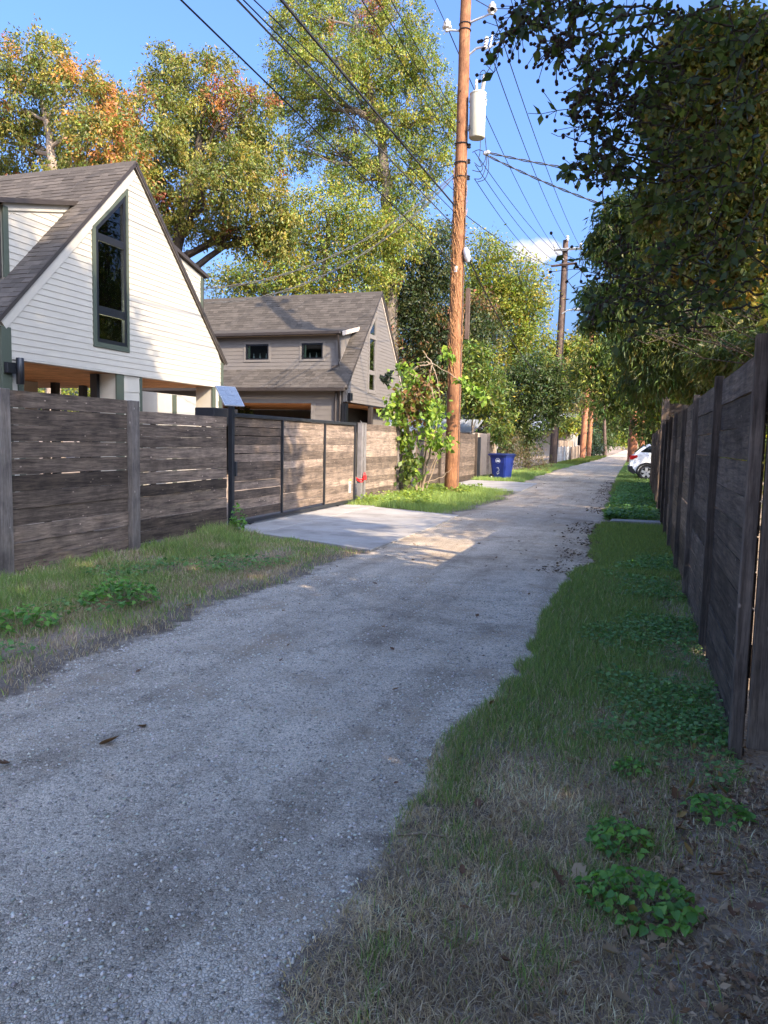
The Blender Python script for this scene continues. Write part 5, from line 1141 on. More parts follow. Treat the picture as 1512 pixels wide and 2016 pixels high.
px_tree('privet_tree', 'dense dark green tree standing over the blue bin', 44, [(1055, 735, 50, 35), (1010, 775, 55, 45), (1075, 770, 38, 42), (985, 820, 42, 40), (1045, 820, 45, 40), (1020, 865, 38, 35), (950, 790, 40, 40), (1110, 760, 25, 40), (1100, 810, 20, 28)],
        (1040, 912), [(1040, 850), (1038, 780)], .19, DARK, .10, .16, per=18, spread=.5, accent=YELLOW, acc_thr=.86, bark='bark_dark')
px_tree('shrub', 'tangle of brown stalks and grass under the dark tree beside the bin', 41, [(1040, 905, 32, 22), (1010, 880, 18, 30), (1065, 915, 22, 14)], (1040, 930), [(1040, 915)], .16, [(.13, .10, .045), (.10, .09, .03), (.18, .14, .07)], .12, .05, per=12, wr=.16, cat='shrub', droop=-.6, spread=.4)
px_tree('shrub', 'leafy mixed shrubs growing over the dark fence behind the large pole', 34.5, [(915, 785, 35, 30), (955, 770, 40, 45), (930, 720, 40, 40), (985, 835, 22, 40)], (930, 920), [(930, 820)], .20, MID+GREENY, .08, .1, per=14, cat='shrub', spread=.4)
px_tree('hedge', 'yellow green hedge seen through the open carport', 30, [(150, 775, 60, 25), (60, 780, 50, 25), (295, 770, 40, 40), (330, 790, 30, 30)], (150, 860), [(150, 820)], .16, YELLOW+GREENY, .09, .1, per=14, cat='hedge')
px_tree('palm_shrub', 'dark shrub under the grey carport opening', 27.5, [(470, 815, 22, 12)], (470, 860), [(470, 830)], .16, DARK, .15, .05, per=14, cat='shrub')
# far end of the alley
px_tree('far_tree', 'sunlit tree beyond the second pole, crossed by pale lines', 120, [(1110, 695, 40, 26), (1150, 690, 40, 28), (1090, 730, 30, 30), (1135, 735, 35, 30)], (1120, 890), [(1120, 760)], .75, YELLOW+OLIVE, .12, .5, per=12, spread=1.4)
px_tree('far_tree', 'thin brownish tree left of the first orange pole', 100, [(1120, 770, 25, 40), (1145, 740, 26, 40), (1160, 800, 20, 30)], (1125, 890), [(1128, 800)], .5, [(.22, .16, .07), (.17, .15, .05), (.25, .2, .09)], .10, .3, per=10, spread=1.0)
px_tree('far_tree', 'dark tree arching over the far end of the alley', 130, [(1205, 760, 36, 40), (1235, 800, 32, 36), (1200, 820, 28, 30), (1250, 760, 40, 40), (1245, 840, 26, 22), (1280, 800, 40, 40)], (1252, 884), [(1250, 820)], .6, DARK+MID, .11, .5, per=12, spread=1.3)
px_tree('far_bush', 'glowing yellow bush closing the far end of the alley', 236, [(1222, 866, 16, 11), (1236, 864, 14, 12), (1228, 856, 12, 10)], (1226, 882), [(1226, 870)], .6, YELLOW+BRIGHT, .3, .2, per=12, cat='bush', spread=1.1)
px_tree('far_tree', 'distant dark trees closing the view at the very end', 262, [(1240, 850, 26, 16), (1215, 845, 26, 20), (1262, 845, 26, 22), (1240, 825, 30, 20), (1243, 866, 16, 12)], (1240, 882), [(1240, 850)], 1.0, MID+DARK, .2, .5, per=12, spread=1.6)
px_tree('far_tree', 'dark tree behind the parked silver car', 150, [(1190, 850, 14, 22), (1195, 870, 12, 14), (1180, 800, 20, 30)], (1192, 884), [(1192, 860)], .5, DARK, .25, .3, per=12, spread=1.0)
px_tree('bush', 'blue green bush half hiding the silver car', 98, [(1170, 880, 15, 16), (1165, 862, 12, 14)], (1170, 897), [(1170, 888)], .3, [(.06, .09, .05), (.08, .11, .06)], .35, .1, per=12, cat='bush')
px_tree('bush', 'pale green bushes above the far tan fence', 90, [(1110, 840, 20, 16), (1130, 835, 20, 16), (1095, 835, 16, 14)], (1115, 890), [(1115, 855)], .35, YELLOW+GREENY, .22, .1, per=12, cat='bush')
# right side of the alley
px_tree('walnut_tree', 'feathery green tree leaning over the alley above the white car', 30, [(1180, 700, 48, 32), (1225, 690, 45, 35), (1160, 745, 34, 24), (1215, 745, 48, 28), (1270, 720, 45, 35), (1195, 790, 40, 22), (1250, 780, 38, 26), (1300, 780, 40, 30), (1320, 720, 45, 45), (1275, 840, 30, 20)],
        (1325, 925), [(1322, 820), (1300, 740)], .20, MID+GREENY, .085, .17, per=17, wr=.28, droop=.55, spread=.6)
px_tree('far_tree', 'row of trees behind the white car on the right', 60, [(1330, 760, 60, 50), (1300, 830, 30, 28), (1400, 740, 70, 60), (1290, 690, 40, 50)], (1340, 910), [(1340, 800)], .35, MID+GREENY, .06, .3, per=14, spread=.9)
px_tree('willow_acacia', 'dark narrow leaved tree hanging over the right fence', 13.0, [(1300, 640, 70, 34), (1390, 640, 75, 42), (1475, 640, 60, 45), (1350, 695, 70, 34), (1440, 700, 65, 30, -1.5), (1260, 680, 46, 30), (1300, 735, 42, 30), (1380, 745, 45, 25), (1330, 590, 70, 30), (1500, 700, 40, 40, -2), (1420, 760, 60, 25), (1300, 690, 60, 40, 1), (1460, 670, 60, 50, 1), (1260, 740, 40, 30, 1), (1380, 690, 60, 40, 2)],
        (1520, 1030), [(1515, 800), (1480, 700), (1440, 650)], .12, SHADE+MID, .145, .09, limb_r=.012, ty=2.6, twigs=6, per=20, wr=.17, droop=.9, spread=.34, bark='bark_dark')
px_tree('chinaberry_tree', 'feathery dark tree edging the sky below the twisted cables', 9.5, [(1225, 430, 42, 45), (1200, 480, 38, 38), (1255, 500, 42, 48), (1180, 580, 36, 26), (1230, 590, 48, 34), (1290, 560, 50, 45), (1280, 440, 45, 60), (1165, 635, 20, 18), (1205, 625, 28, 22)],
        (1610, 1120), [(1600, 800), (1560, 600), (1470, 500)], .09, DARK+MID, .085, .09, limb_r=.010, ty=1.6, twigs=6, per=20, wr=.22, droop=.85, spread=.30, bark='bark_dark')
px_tree('hackberry_tree', 'tree with sunlit yellow olive leaves behind the crape myrtle', 7.6, [(1330, 230, 65, 60), (1420, 200, 65, 60), (1370, 330, 70, 55), (1460, 320, 60, 60), (1310, 410, 55, 45, .5), (1400, 430, 70, 50), (1480, 450, 50, 60), (1440, 90, 80, 60), (1350, 110, 50, 60), (1350, 510, 60, 40), (1450, 540, 60, 45), (1500, 180, 40, 80), (1500, 380, 40, 60)],
        (1640, 1300), [(1620, 900), (1590, 560), (1540, 380), (1480, 200)], .065, [(.17, .16, .035), (.13, .14, .035), (.23, .19, .04), (.10, .12, .03)], .045, .12, per=24, spread=.24, wr=.5, limb_r=.022, bark='bark_dark', accent=[(.42, .31, .05), (.34, .27, .05)], acc_thr=.74, acc_scale=.6)
# big trees just outside the frame that put the near alley in shade
def curtain(y, z): return ((3.0+.5*(RNG.random()-.5), y, z), (.9, 1.15, 1.05), 95)
tree('oak_tree', 'big broad oak rising behind the right fence near the camera', (3.4, 2.2, 0), [curtain(y_+.4*RNG.random(), z_+.4*RNG.random()) for y_ in (-3.0, -1.2, 0.6, 2.4, 4.2) for z_ in (3.4, 5.0, 6.6)] + [curtain(5.7, 6.4)] + [((2.6, y_, z_), (.7, 1.1, 1.1), 120) for y_ in (-3.6, -2, -.4, 1.2, 2.8) for z_ in (1.2, 2.5)] + [curtain(y_, 8.1) for y_ in (-.6, 1.2, 3.0, 4.6, 6.0)] + [((3.1, 1.8, 9.8), (1.2, 1.5, 1.2), 130), ((3.1, 3.9, 9.6), (1.1, 1.1, 1.0), 90), ((3.1, 1.6, 11.8), (1.2, 1.4, 1.2), 130), ((3.1, 3.3, 11.4), (1.1, 1.2, 1.1), 110), ((3.1, 2.4, 13.5), (1.0, 1.6, 1.1), 170), ((3.1, 4.1, 13.0), (.9, 1.2, .9), 110), ((3.1, 5.2, 12.5), (.8, .6, .6), 45), ((3.1, 2.0, 14.7), (.9, .8, .6), 60)],
     [(3.4, 2.2, 0), (3.3, 2.1, 3), (3.3, 2.0, 6), (3.2, 1.8, 9.5), (3.1, 1.7, 12.5)], 0.26, GREENY+YELLOW, per=15, r0=.30, spread=.5, shell=.3, twigs=3)

tree('privet_row', 'row of dense shrubs standing behind the right fence', (2.7, 15, 0), [((2.6+.3*RNG.random(), y_, (3.35 if y_ < 13.5 else 3.7)+.25*RNG.random()), (.9, 1.25, 1.0 if y_ < 13.5 else 1.2), 115) for y_ in np.arange(9.3, 27, 1.5)] + [((2.6, y_, 1.8), (.8, 1.3, 1.0), 60) for y_ in np.arange(12, 27, 2.2)],
     [(2.7, 15, 0), (2.7, 15, 2.4)], .16, MID+GREENY, per=15, r0=.10, spread=.45, shell=.3, twigs=3, cat='hedge')
tree('yard_tree', 'broad yard tree behind the shrub row on the right', (9, 24, 0), [((8+3*RNG.random(), 18+12*RNG.random(), 4.5+4.5*RNG.random()), (2.2, 2.2, 1.7), 110) for _ in range(9)], [(9, 24, 0), (9, 24, 3), (9, 23.6, 6)], .26, MID+GREENY, per=15, r0=.28, spread=.7)
tree('yard_tree', 'second yard tree farther along behind the right fence', (8, 44, 0), [((5+5*RNG.random(), 36+16*RNG.random(), 3+5.5*RNG.random()), (2.4, 2.6, 1.8), 100) for _ in range(11)], [(8, 44, 0), (8, 44, 3), (8, 43, 6)], .30, MID+GREENY, per=15, r0=.3, spread=.8)
tree('tall_yard_tree', 'very tall tree standing well back on the right, mirrored in the tall window', (12, 41, 0), [((9+7*RNG.random(), 36+12*RNG.random(), 5+12*RNG.random()), (2.6, 2.6, 2.2), 110) for _ in range(16)], [(12, 41, 0), (12, 41, 5), (12, 41, 10), (12, 41, 15)], .34, MID+GREENY, per=14, r0=.4, spread=.8)
tree('alley_tree_row', 'dark trees lining the right side of the alley past the white car', (3.2, 60, 0), [((2.6+1.2*RNG.random(), y_+2*RNG.random(), 3+3.2*RNG.random()), (1.4, 2.4, 1.7), 80) for y_ in np.arange(28, 100, 3.6)], [(3.2, 60, 0), (3.2, 60, 3)], .32, MID+DARK, per=15, r0=.2, spread=.8, twigs=3)

# crape myrtle over the fence: long wands with rounded leaves and seed pods, near the camera
cm = thing('crape_myrtle', 'near crape myrtle with dark leaves and seed pods hanging into the sky', 'tree', (1.75, 4.4, 0))
cmb = MB(); cl_P, cl_D, cl_C = [], [], []; pods = MB()
st_ = [Vector((1.75, 4.4, 0)), Vector((1.7, 4.35, 1.2)), Vector((1.5, 4.2, 2.4))]
cmb.tube(st_, [.07, .06, .045], 8, False); cmb.tube([Vector((1.9, 4.5, 0)), Vector((2.0, 4.3, 1.4)), Vector((1.9, 3.9, 2.8)), Vector((1.7, 3.6, 3.9))], [.06, .05, .04, .02], 8, False)
def wand(path_px, Y0, Y1, leafy=1.0, pod=1.0, r0=.006, lw=.055, start=None):
    pts = [Vector(atY(x, y, Y0+(Y1-Y0)*i/(len(path_px)-1))) for i, (x, y) in enumerate(path_px)]
    if start is not None: pts = [Vector(start)]+pts
    fine = []
    for i in range(len(pts)-1):
        for k in range(8): fine.append(pts[i].lerp(pts[i+1], k/8) + Vector(RNG.normal(size=3)*.006))
    fine.append(pts[-1]); n = len(fine); cmb.tube(fine, [r0*(1-.8*i/(n-1)) for i in range(n)], 5, False)
    for i in range(2, n):
        t = i/(n-1); d = (fine[i]-fine[i-1]).normalized()
        if RNG.random() < leafy:
            for s in range(int(1+RNG.random()*3)):
                sd = d.cross(Vector(RNG.normal(size=3))).normalized()
                cl_P.append(np.array(fine[i])); cl_D.append(np.array(sd*.9+d*.4-Vector((0, 0, .35)))); cl_C.append(pick_col(DARK+MID, 1)[0]*(.7+.5*RNG.random()))
        if t > .45 and RNG.random() < pod:
            for s in range(int(2+RNG.random()*4)):
                sd = Vector(RNG.normal(size=3)).normalized(); e = fine[i]+sd*(.03+.06*RNG.random())+d*.03
                cmb.tube([fine[i], e], .0016, 3, False)
                pods.lathe(e, sd, [(-.002, .002), (.002, .006), (.008, .0075), (.013, .005), (.015, .001)], 6)
top_in = Vector(atY(1400, 40, 4.2))
for path, Y0, Y1, lf_, pd in (([(1330, 20), (1200, 10), (1100, 20), (1040, 45), (975, 70)], 3.8, 3.0, .9, .75), ([(1250, 10), (1180, 60), (1120, 80), (1060, 95)], 3.6, 3.1, .8, .8), ([(1150, 20), (1120, 60), (1105, 100), (1096, 118)], 3.3, 3.1, .4, .9), ([(1300, 40), (1230, 70), (1180, 100), (1140, 130)], 3.7, 3.2, .9, .6),
                               ([(1320, 250), (1260, 240), (1200, 215), (1155, 190)], 3.9, 3.3, .7, 1.0), ([(1330, 220), (1250, 200), (1190, 200), (1140, 182)], 3.9, 3.3, .6, 1.0), ([(1340, 300), (1260, 290), (1190, 260), (1130, 250)], 3.9, 3.4, .9, .9), ([(1300, 330), (1240, 320), (1200, 310), (1165, 305)], 3.8, 3.4, 1.0, .3), ([(1330, 330), (1230, 300), (1150, 278), (1085, 262)], 3.9, 3.3, .05, .0),
                               ([(1340, 130), (1260, 120), (1200, 130), (1165, 160)], 3.8, 3.4, .9, .5), ([(1380, 350), (1300, 360), (1230, 345), (1180, 320)], 4, 3.5, 1.0, .2), ([(1400, 480), (1340, 520), (1270, 520), (1215, 500)], 4.2, 3.8, .9, .2), ([(1420, 560), (1330, 590), (1250, 560), (1130, 530)], 4.2, 3.6, .7, .7), ([(1400, 590), (1300, 600), (1220, 590), (1160, 600)], 4.2, 3.7, .9, .3),
                               ([(1460, 60), (1400, 40), (1340, 30), (1290, 20)], 4, 3.6, 1, .3), ([(1440, 150), (1380, 170), (1320, 160), (1270, 180)], 4, 3.7, 1, .2), ([(1450, 250), (1390, 260), (1330, 280), (1280, 270)], 4, 3.7, 1, .2), ([(1480, 350), (1410, 370), (1350, 390), (1290, 400)], 4, 3.7, 1, .1), ([(1490, 450), (1430, 470), (1370, 480), (1310, 470)], 4, 3.8, 1, .1), ([(1500, 550), (1450, 560), (1400, 600), (1340, 640)], 4, 3.8, 1, .1), ([(1500, 120), (1470, 200), (1430, 240), (1400, 290)], 4, 3.7, 1, .1), ([(1505, 300), (1480, 400), (1450, 480), (1430, 560)], 4, 3.7, 1, .1), ([(1360, 20), (1330, 90), (1290, 120), (1250, 150)], 4, 3.7, 1, .2), ([(1505, 20), (1480, 80), (1440, 110), (1400, 130)], 4, 3.7, 1, .1)):
    wand(path, Y0, Y1, lf_, pd, start=None)
    if path[0][0] > 1290 and lf_ > .5:
        for s in range(2):
            j = [(x+RNG.normal()*42, y+RNG.normal()*42+10) for x, y in path]; wand(j, Y0+.2, Y1+.15, lf_, pd*.4)
wand([(1120, 0), (1060, 5), (1010, 20)], 3.2, 3.0, .8, .8); wand([(1200, 30), (1160, 20), (1110, 5)], 3.4, 3.2, 1, .6)
cmb.build('branch', 'bark_dark', cm, True); pods.build('seed_pods', 'pod', cm, kind='stuff')
Lc = .048*(.7+.6*RNG.random(len(cl_P))); V, T = leaf_cards(np.array(cl_P), np.array(cl_D), Lc, Lc*.62, .5, .2); mesh_np('crown', V, T, np.repeat(np.clip(np.array(cl_C), .004, .5), 4, 0), 'leaf', cm)

# bright mulberry sapling between the fence end and the pole
mu = thing('mulberry_bush', 'bright green leafy sapling with bare stems between the fence end and the large pole', 'bush', (-6.0, 20.4, 0))
ms = MB(); mP, mD, mC = [], [], []
def mstem(path, Y0, Y1, r, leaf=0.0, pal=BRIGHT, n=60, sc=.35):
    pts = [Vector(atY(x, y, Y0+(Y1-Y0)*i/(len(path)-1))) for i, (x, y) in enumerate(path)]; f_ = []
    for i in range(len(pts)-1):
        for k in range(5): f_.append(pts[i].lerp(pts[i+1], k/5)+Vector(RNG.normal(size=3)*.012))
    f_.append(pts[-1]); m_ = len(f_); ms.tube(f_, [r*(1-.75*i/(m_-1)) for i in range(m_)], 6, False)
    for k in range(int(n*leaf*2.4)):
        i = int(RNG.integers(m_//3, m_)); p = np.array(f_[i])+RNG.normal(size=3)*sc*.4; mP.append(p); mD.append(RNG.normal(size=3)*.8+np.array([.2, -.2, -.8])); mC.append(pick_col(pal, 1)[0]*(.75+.5*RNG.random()))
mstem([(820, 965), (812, 900), (800, 840), (790, 780), (812, 745)], 20.6, 20.3, .045, 1, n=70); mstem([(830, 965), (845, 900), (860, 830), (850, 760), (800, 730)], 20.6, 20.2, .04, 1, n=40)
mstem([(826, 960), (840, 880), (835, 800), (850, 720), (848, 712), (905, 750)], 20.6, 20.4, .03, 0); mstem([(850, 713), (832, 690)], 20.4, 20.4, .018, 0); mstem([(850, 715), (820, 722), (795, 745), (775, 775)], 20.4, 20.2, .022, .5, n=40); mstem([(850, 715), (862, 750), (866, 790)], 20.4, 20.2, .014, 0)
mstem([(850, 716), (838, 712), (818, 716)], 20.4, 20.3, .016, 0); mstem([(840, 960), (862, 900), (880, 860)], 20.8, 21.0, .02, 0); mstem([(835, 950), (870, 940), (890, 920)], 20.6, 20.9, .014, 0); mstem([(845, 930), (868, 880), (872, 840)], 20.6, 20.9, .014, 0)
mstem([(800, 770), (785, 800), (775, 830)], 20.2, 20.0, .015, 1.0, n=110, sc=.5); mstem([(830, 780), (850, 800), (845, 850)], 20.2, 20.0, .015, 1, n=110, sc=.5); mstem([(845, 850), (860, 868), (880, 870)], 20.1, 19.9, .012, 1, n=70); mstem([(800, 850), (805, 890), (815, 930)], 20.4, 20.2, .012, 1, n=60)
mstem([(778, 730), (792, 712)], 20.4, 20.4, .01, 1, n=16, sc=.15); mstem([(862, 702), (880, 695), (888, 702)], 21.2, 21.2, .01, 1, n=26, sc=.18); mstem([(905, 750), (925, 760), (952, 778)], 21.0, 20.8, .012, 1, n=38, sc=.18); mstem([(900, 745), (912, 752)], 21.0, 21.0, .01, 1, n=12, sc=.15)
mstem([(795, 815), (820, 800), (835, 770)], 20.3, 20.3, .012, 1, [(.20, .10, .04), (.16, .09, .03), (.12, .12, .03)], n=220, sc=.65)
mstem([(770, 755), (755, 742)], 19.9, 19.8, .01, 1, [(.02, .03, .015)], n=12, sc=.16); mstem([(766, 745), (760, 732)], 19.9, 19.8, .01, 1, [(.02, .03, .015)], n=8, sc=.14)
mstem([(790, 900), (785, 870), (800, 860)], 20.3, 20.1, .01, 1, n=30, sc=.25); mstem([(805, 960), (800, 930), (812, 905)], 20.2, 20.0, .01, 1, MID, n=60, sc=.35)
ms.build('stem', 'stem', mu, True); ml = .165*(.55+.7*RNG.random(len(mP))); V, T = leaf_cards(np.array(mP), np.array(mD), ml, ml*.72, .8, .3); mesh_np('crown', V, T, np.repeat(np.clip(np.array(mC), .004, .5), 4, 0), 'leaf', mu)

# ================================================================== GRASS, WEEDS, LITTER
def blades(name, label, x, y, h, w, col, lean=.55, mat='grass', cat='grass', z=0.0, simple=False):
    n = len(x); a = RNG.random(n)*6.283; ld = np.stack([np.cos(a), np.sin(a)], 1)*(lean*(.25+.9*RNG.random(n)))[:, None]*h[:, None]
    b_ = a + RNG.normal(size=n)*.9+1.57; s = np.stack([np.cos(b_), np.sin(b_)], 1)*(w/2)[:, None]
    zz = np.full(n, z); P = lambda px_, py_, pz: np.stack([px_, py_, pz], 1)
    up = np.sqrt(np.maximum(.05, 1-np.minimum(.95, (np.linalg.norm(ld, axis=1)/np.maximum(h, 1e-6))**2)))
    V = np.stack([P(x-s[:, 0], y-s[:, 1], zz), P(x+s[:, 0], y+s[:, 1], zz), P(x+ld[:, 0]*.38-s[:, 0]*.8, y+ld[:, 1]*.38-s[:, 1]*.8, zz+h*.58*(.4+.6*up)), P(x+ld[:, 0]*.38+s[:, 0]*.8, y+ld[:, 1]*.38+s[:, 1]*.8, zz+h*.58*(.4+.6*up)), P(x+ld[:, 0], y+ld[:, 1], zz+h*up)], 1)
    if simple: V = V[:, [0, 1, 4]]
    q = V.shape[1]; T0 = np.array([[0, 1, 2]]) if simple else np.array([[0, 1, 3], [0, 3, 2], [2, 3, 4]])
    T = (np.arange(n)[:, None, None]*q+T0[None]).reshape(-1, 3)
    o = mesh_np(name, V.reshape(-1, 3), T, np.repeat(np.clip(col, .004, .75), q, 0), mat); return tag(o, label, cat, None, 'stuff')
GR_G = np.array([(.20, .30, .08), (.25, .34, .085), (.17, .26, .075), (.30, .35, .095), (.23, .29, .11)])
GR_D = np.array([(.50, .37, .23), (.58, .45, .29), (.42, .305, .19), (.64, .52, .35), (.34, .25, .16)])
RL = np.vectorize(road_l); RR = np.vectorize(road_r)
def sample(n, x0, x1, y0, y1, p=1.0): return x0+(x1-x0)*RNG.random(n), y0+(y1-y0)*RNG.random(n)**p
# right verge
x, y = sample(345000, -.95, .66, 1.15, 9.5, 1.75); e = x-RR(y)
dens = vnoise(x, y, .42, 11)*.6+vnoise(x, y, .13, 12)*.4
lush = np.clip((y-3.2)/1.6, 0, 1)*np.clip((.25-x)/.25+.35, .15, 1)            # green lawn beyond three metres
edge_t = np.exp(-((e-.10)/.12)**2)*(vnoise(x, y, .35, 13) > .45)
pg = np.clip(.02+1.0*np.clip((dens-.60)*4, 0, 1)*.55+.95*lush*np.clip(dens*1.9-.15, .1, 1)+.8*edge_t, 0, 1)
bare = (x > .22) & (y < 3.9)
pg = np.where(bare, pg*.25, pg); keepg = (RNG.random(len(x)) < pg*.62) & (e > -.02) & ((x < .555) | (y < 3.85))
xg, yg = x[keepg], y[keepg]; n = len(xg)
tall = .030+.045*RNG.random(n)**1.5+.035*np.clip((yg-3.4)/2, 0, 1)*RNG.random(n); c = pick_col(GR_G, n)*(.7+.6*RNG.random((n, 1))); dry = RNG.random(n) < np.clip(.26-.05*(yg-2), .06, .3); c[dry] = pick_col(GR_D, int(dry.sum()))
blades('grass', 'green grass growing on the right verge', xg, yg, tall*1.15, (.0022+.0016*RNG.random(n))*(1+.13*np.maximum(0, yg-3)), c, .7)
pd_ = np.clip((1-.85*lush)*(.55+.6*vnoise(x, y, .5, 15))*np.where(bare | ((x > .05) & (y < 2.6)), .35, 1), 0, 1)*np.clip(1.5-(y-1)/5, .15, 1)
kd_ = (RNG.random(len(x)) < pd_*.50) & (e > -.01) & ((x < .54) | (y < 3.85)) & ~keepg; xd, yd = x[kd_], y[kd_]; n = len(xd); f_ = vnoise(xd, yd, .25, 16)[:, None]
blades('dry_grass', 'dead straw coloured grass matted over the near right verge', xd, yd, .022+.040*RNG.random(n), .0022+.0022*RNG.random(n), pick_col(GR_D, n)*(.75+.5*RNG.random((n, 1)))*(.75+.55*f_), 1.35, cat='dry grass', z=.004)
# lawn further along the right verge
x, y = sample(120000, -.75, .62, 9.3, 34, 1.7); e = x-RR(y); d_ = vnoise(x, y, .8, 17)
k = (e > -.03+.12*vnoise(x, y, .4, 18)) & ~((y > 15.4) & (y < 16.1)) & (RNG.random(len(x)) < .55+.5*d_); x, y = x[k], y[k]; n = len(x)
blades('grass', 'dense green grass of the right verge farther down the alley', x, y, (.05+.06*RNG.random(n))*np.clip(.6+.05*(y-9), .6, 1.6), (.006+.005*RNG.random(n))*(.7+y/22), pick_col(GR_G, n)*(.75+.5*RNG.random((n, 1)))*.95, .7, simple=True)
# left verge: long tufty grass toward the fence, worn toward the gravel
x, y = sample(225000, -6.4, -3.3, 3.0, 11.2, 1.15); l = RL(y); e = l-x; d_ = vnoise(x, y, .55, 21)*.65+vnoise(x, y, .18, 22)*.35
drv = (y > 10.55+(-3.5-x)*.0) | (y > 9.62+(-3.42-x)*.42); k = (e > .02) & ~drv
den = np.clip((e-.1)/1.3, 0, 1)*np.clip(d_*2.6-.65, .04, 1); k &= RNG.random(len(x)) < .12+.70*den; x, y, e, d_ = x[k], y[k], e[k], d_[k]; n = len(x)
h = (.035+.05*RNG.random(n))*(1+1.9*np.clip((e-1.2)/1.4, 0, 1)*np.clip(d_*2.4-.5, 0, 1.4)); dryp = np.clip(.88-.50*np.clip(e/1.5, 0, 1)+1.1*(vnoise(x, y, .45, 23)-.5), .12, .97)
dr = RNG.random(n) < dryp; c = pick_col(GR_G, n)*(.75+.55*RNG.random((n, 1))); c[dr] = pick_col(GR_D, int(dr.sum()))*(.7+.4*RNG.random((int(dr.sum()), 1)))
blades('grass', 'long tufted grass along the left fence', x, y, np.where(dr, h*.8, h), (.0035+.003*RNG.random(n))*(1+.06*(y-3)), c, .75)
# lit grass by the pole and verge beyond the driveway
x, y = sample(60000, -6.5, -3.2, 15.4, 24.6); l = RL(y); e = l-x; k = (e > .15*vnoise(x, y, .4, 25)) & (y > 16.2-np.clip((-4.6-x)*.0, 0, 1)-np.clip((x+5)*.55, 0, .6)) & (y < 24.4-.35*(x+6.2)*0) & (RNG.random(len(x)) < np.clip(e*1.2, .08, 1)); x, y, e = x[k], y[k], e[k]; n = len(x)
c = pick_col(np.concatenate([GR_G, np.array([(.24, .30, .06), (.20, .27, .055)])]), n)*(.8+.5*RNG.random((n, 1)))
blades('grass', 'grass and low weeds around the foot of the large pole', x, y, (.05+.10*RNG.random(n))*np.clip(.6+e*.5, .5, 1.4), .008+.007*RNG.random(n), c, .7, simple=True)
x, y = sample(30000, -6.2, -3.6, 29.6, 56, 1.3); l = RL(y); k = (l-x > .1) & (RNG.random(len(x)) < .8); x, y = x[k], y[k]; n = len(x)
blades('grass', 'green grass beside the blue bin and dark bush', x, y, .09+.12*RNG.random(n), .018+.014*RNG.random(n), pick_col(GR_G, n)*(.8+.5*RNG.random((n, 1))), .6, simple=True)
x, y = sample(26000, -5.9, -3.3, 56, 105); l = RL(y); k = (l-x > .1); x, y = x[k], y[k]; n = len(x)
blades('grass', 'sunlit yellow green grass under the far orange poles', x, y, .10+.10*RNG.random(n), .05+.03*RNG.random(n), pick_col(np.array([(.15, .17, .03), (.11, .14, .03)]), n)*(.8+.5*RNG.random((n, 1))), .6, simple=True)
x, y = sample(12000, -.8, .6, 34, 90); n = len(x)
blades('grass', 'grass strip on the right beyond the white car', x, y, .10+.08*RNG.random(n), .03+.03*RNG.random(n), pick_col(GR_G, n)*(.8+.5*RNG.random((n, 1))), .6, simple=True)

# ground cover of small round leaves
def cover(name, label, x, y, L, zlo, zhi, pal, cat='ground cover'):
    n = len(x); P = np.stack([x, y, zlo+(zhi-zlo)*RNG.random(n)], 1); a = RNG.random(n)*6.283; D = np.stack([np.cos(a), np.sin(a), -.15+.5*RNG.random(n)], 1)
    l = L*(.6+.7*RNG.random(n)); V, T = leaf_cards(P, D, l, l*.85, 2.2, .25); c = pick_col(pal, n)*(.7+.6*RNG.random((n, 1)))
    o = mesh_np(name, V, T, np.repeat(np.clip(c, .004, .5), 4, 0), 'leaf'); return tag(o, label, cat, None, 'stuff')
CV = [(.13, .26, .075), (.17, .31, .085), (.10, .21, .06), (.20, .32, .10)]
x, y = sample(30000, -.45, .54, 3.55, 11, 1.5); m_ = np.clip((x+.25+.28*(vnoise(x, y, .6, 31)-.5)*2)*3.2, 0, 1)*np.clip((vnoise(x, y, .5, 32)-.25)*2.6, 0, 1)*np.clip((y-3.4)*1.3, 0, 1); k = (RNG.random(len(x)) < m_*.85) & ~((y > 7.0) & (y < 7.9) & (x > .1))
cover('ground_cover', 'low round leaved ground cover along the foot of the right fence', x[k], y[k], .030*(1+.05*(y[k]-4)), .015, .085, CV)
x, y = sample(14000, -.55, .55, 16.1, 30, 1.6); k = RNG.random(len(x)) < np.clip(vnoise(x, y, .9, 33)*1.6-.1, 0, 1); cover('ground_cover', 'mounded ground cover beyond the concrete strip on the right', x[k], y[k], .07, .03, .17, CV)
x, y = sample(9000, -6.3, -4.6, 16.6, 24); k = RNG.random(len(x)) < np.clip(vnoise(x, y, .9, 34)*2-.4, 0, 1); cover('ground_cover', 'sunlit leafy weeds along the fence end and large pole', x[k], y[k], .075, .03, .22, [(.24, .31, .05), (.19, .27, .05), (.28, .33, .055), (.14, .21, .045)])
x, y = sample(5200, -6.3, -3.9, 3.2, 8.5); k = vnoise(x, y, .7, 35) > .60; cover('ground_cover', 'patches of low broad leaved weeds in the left verge', x[k], y[k], .045, .03, .12, CV)

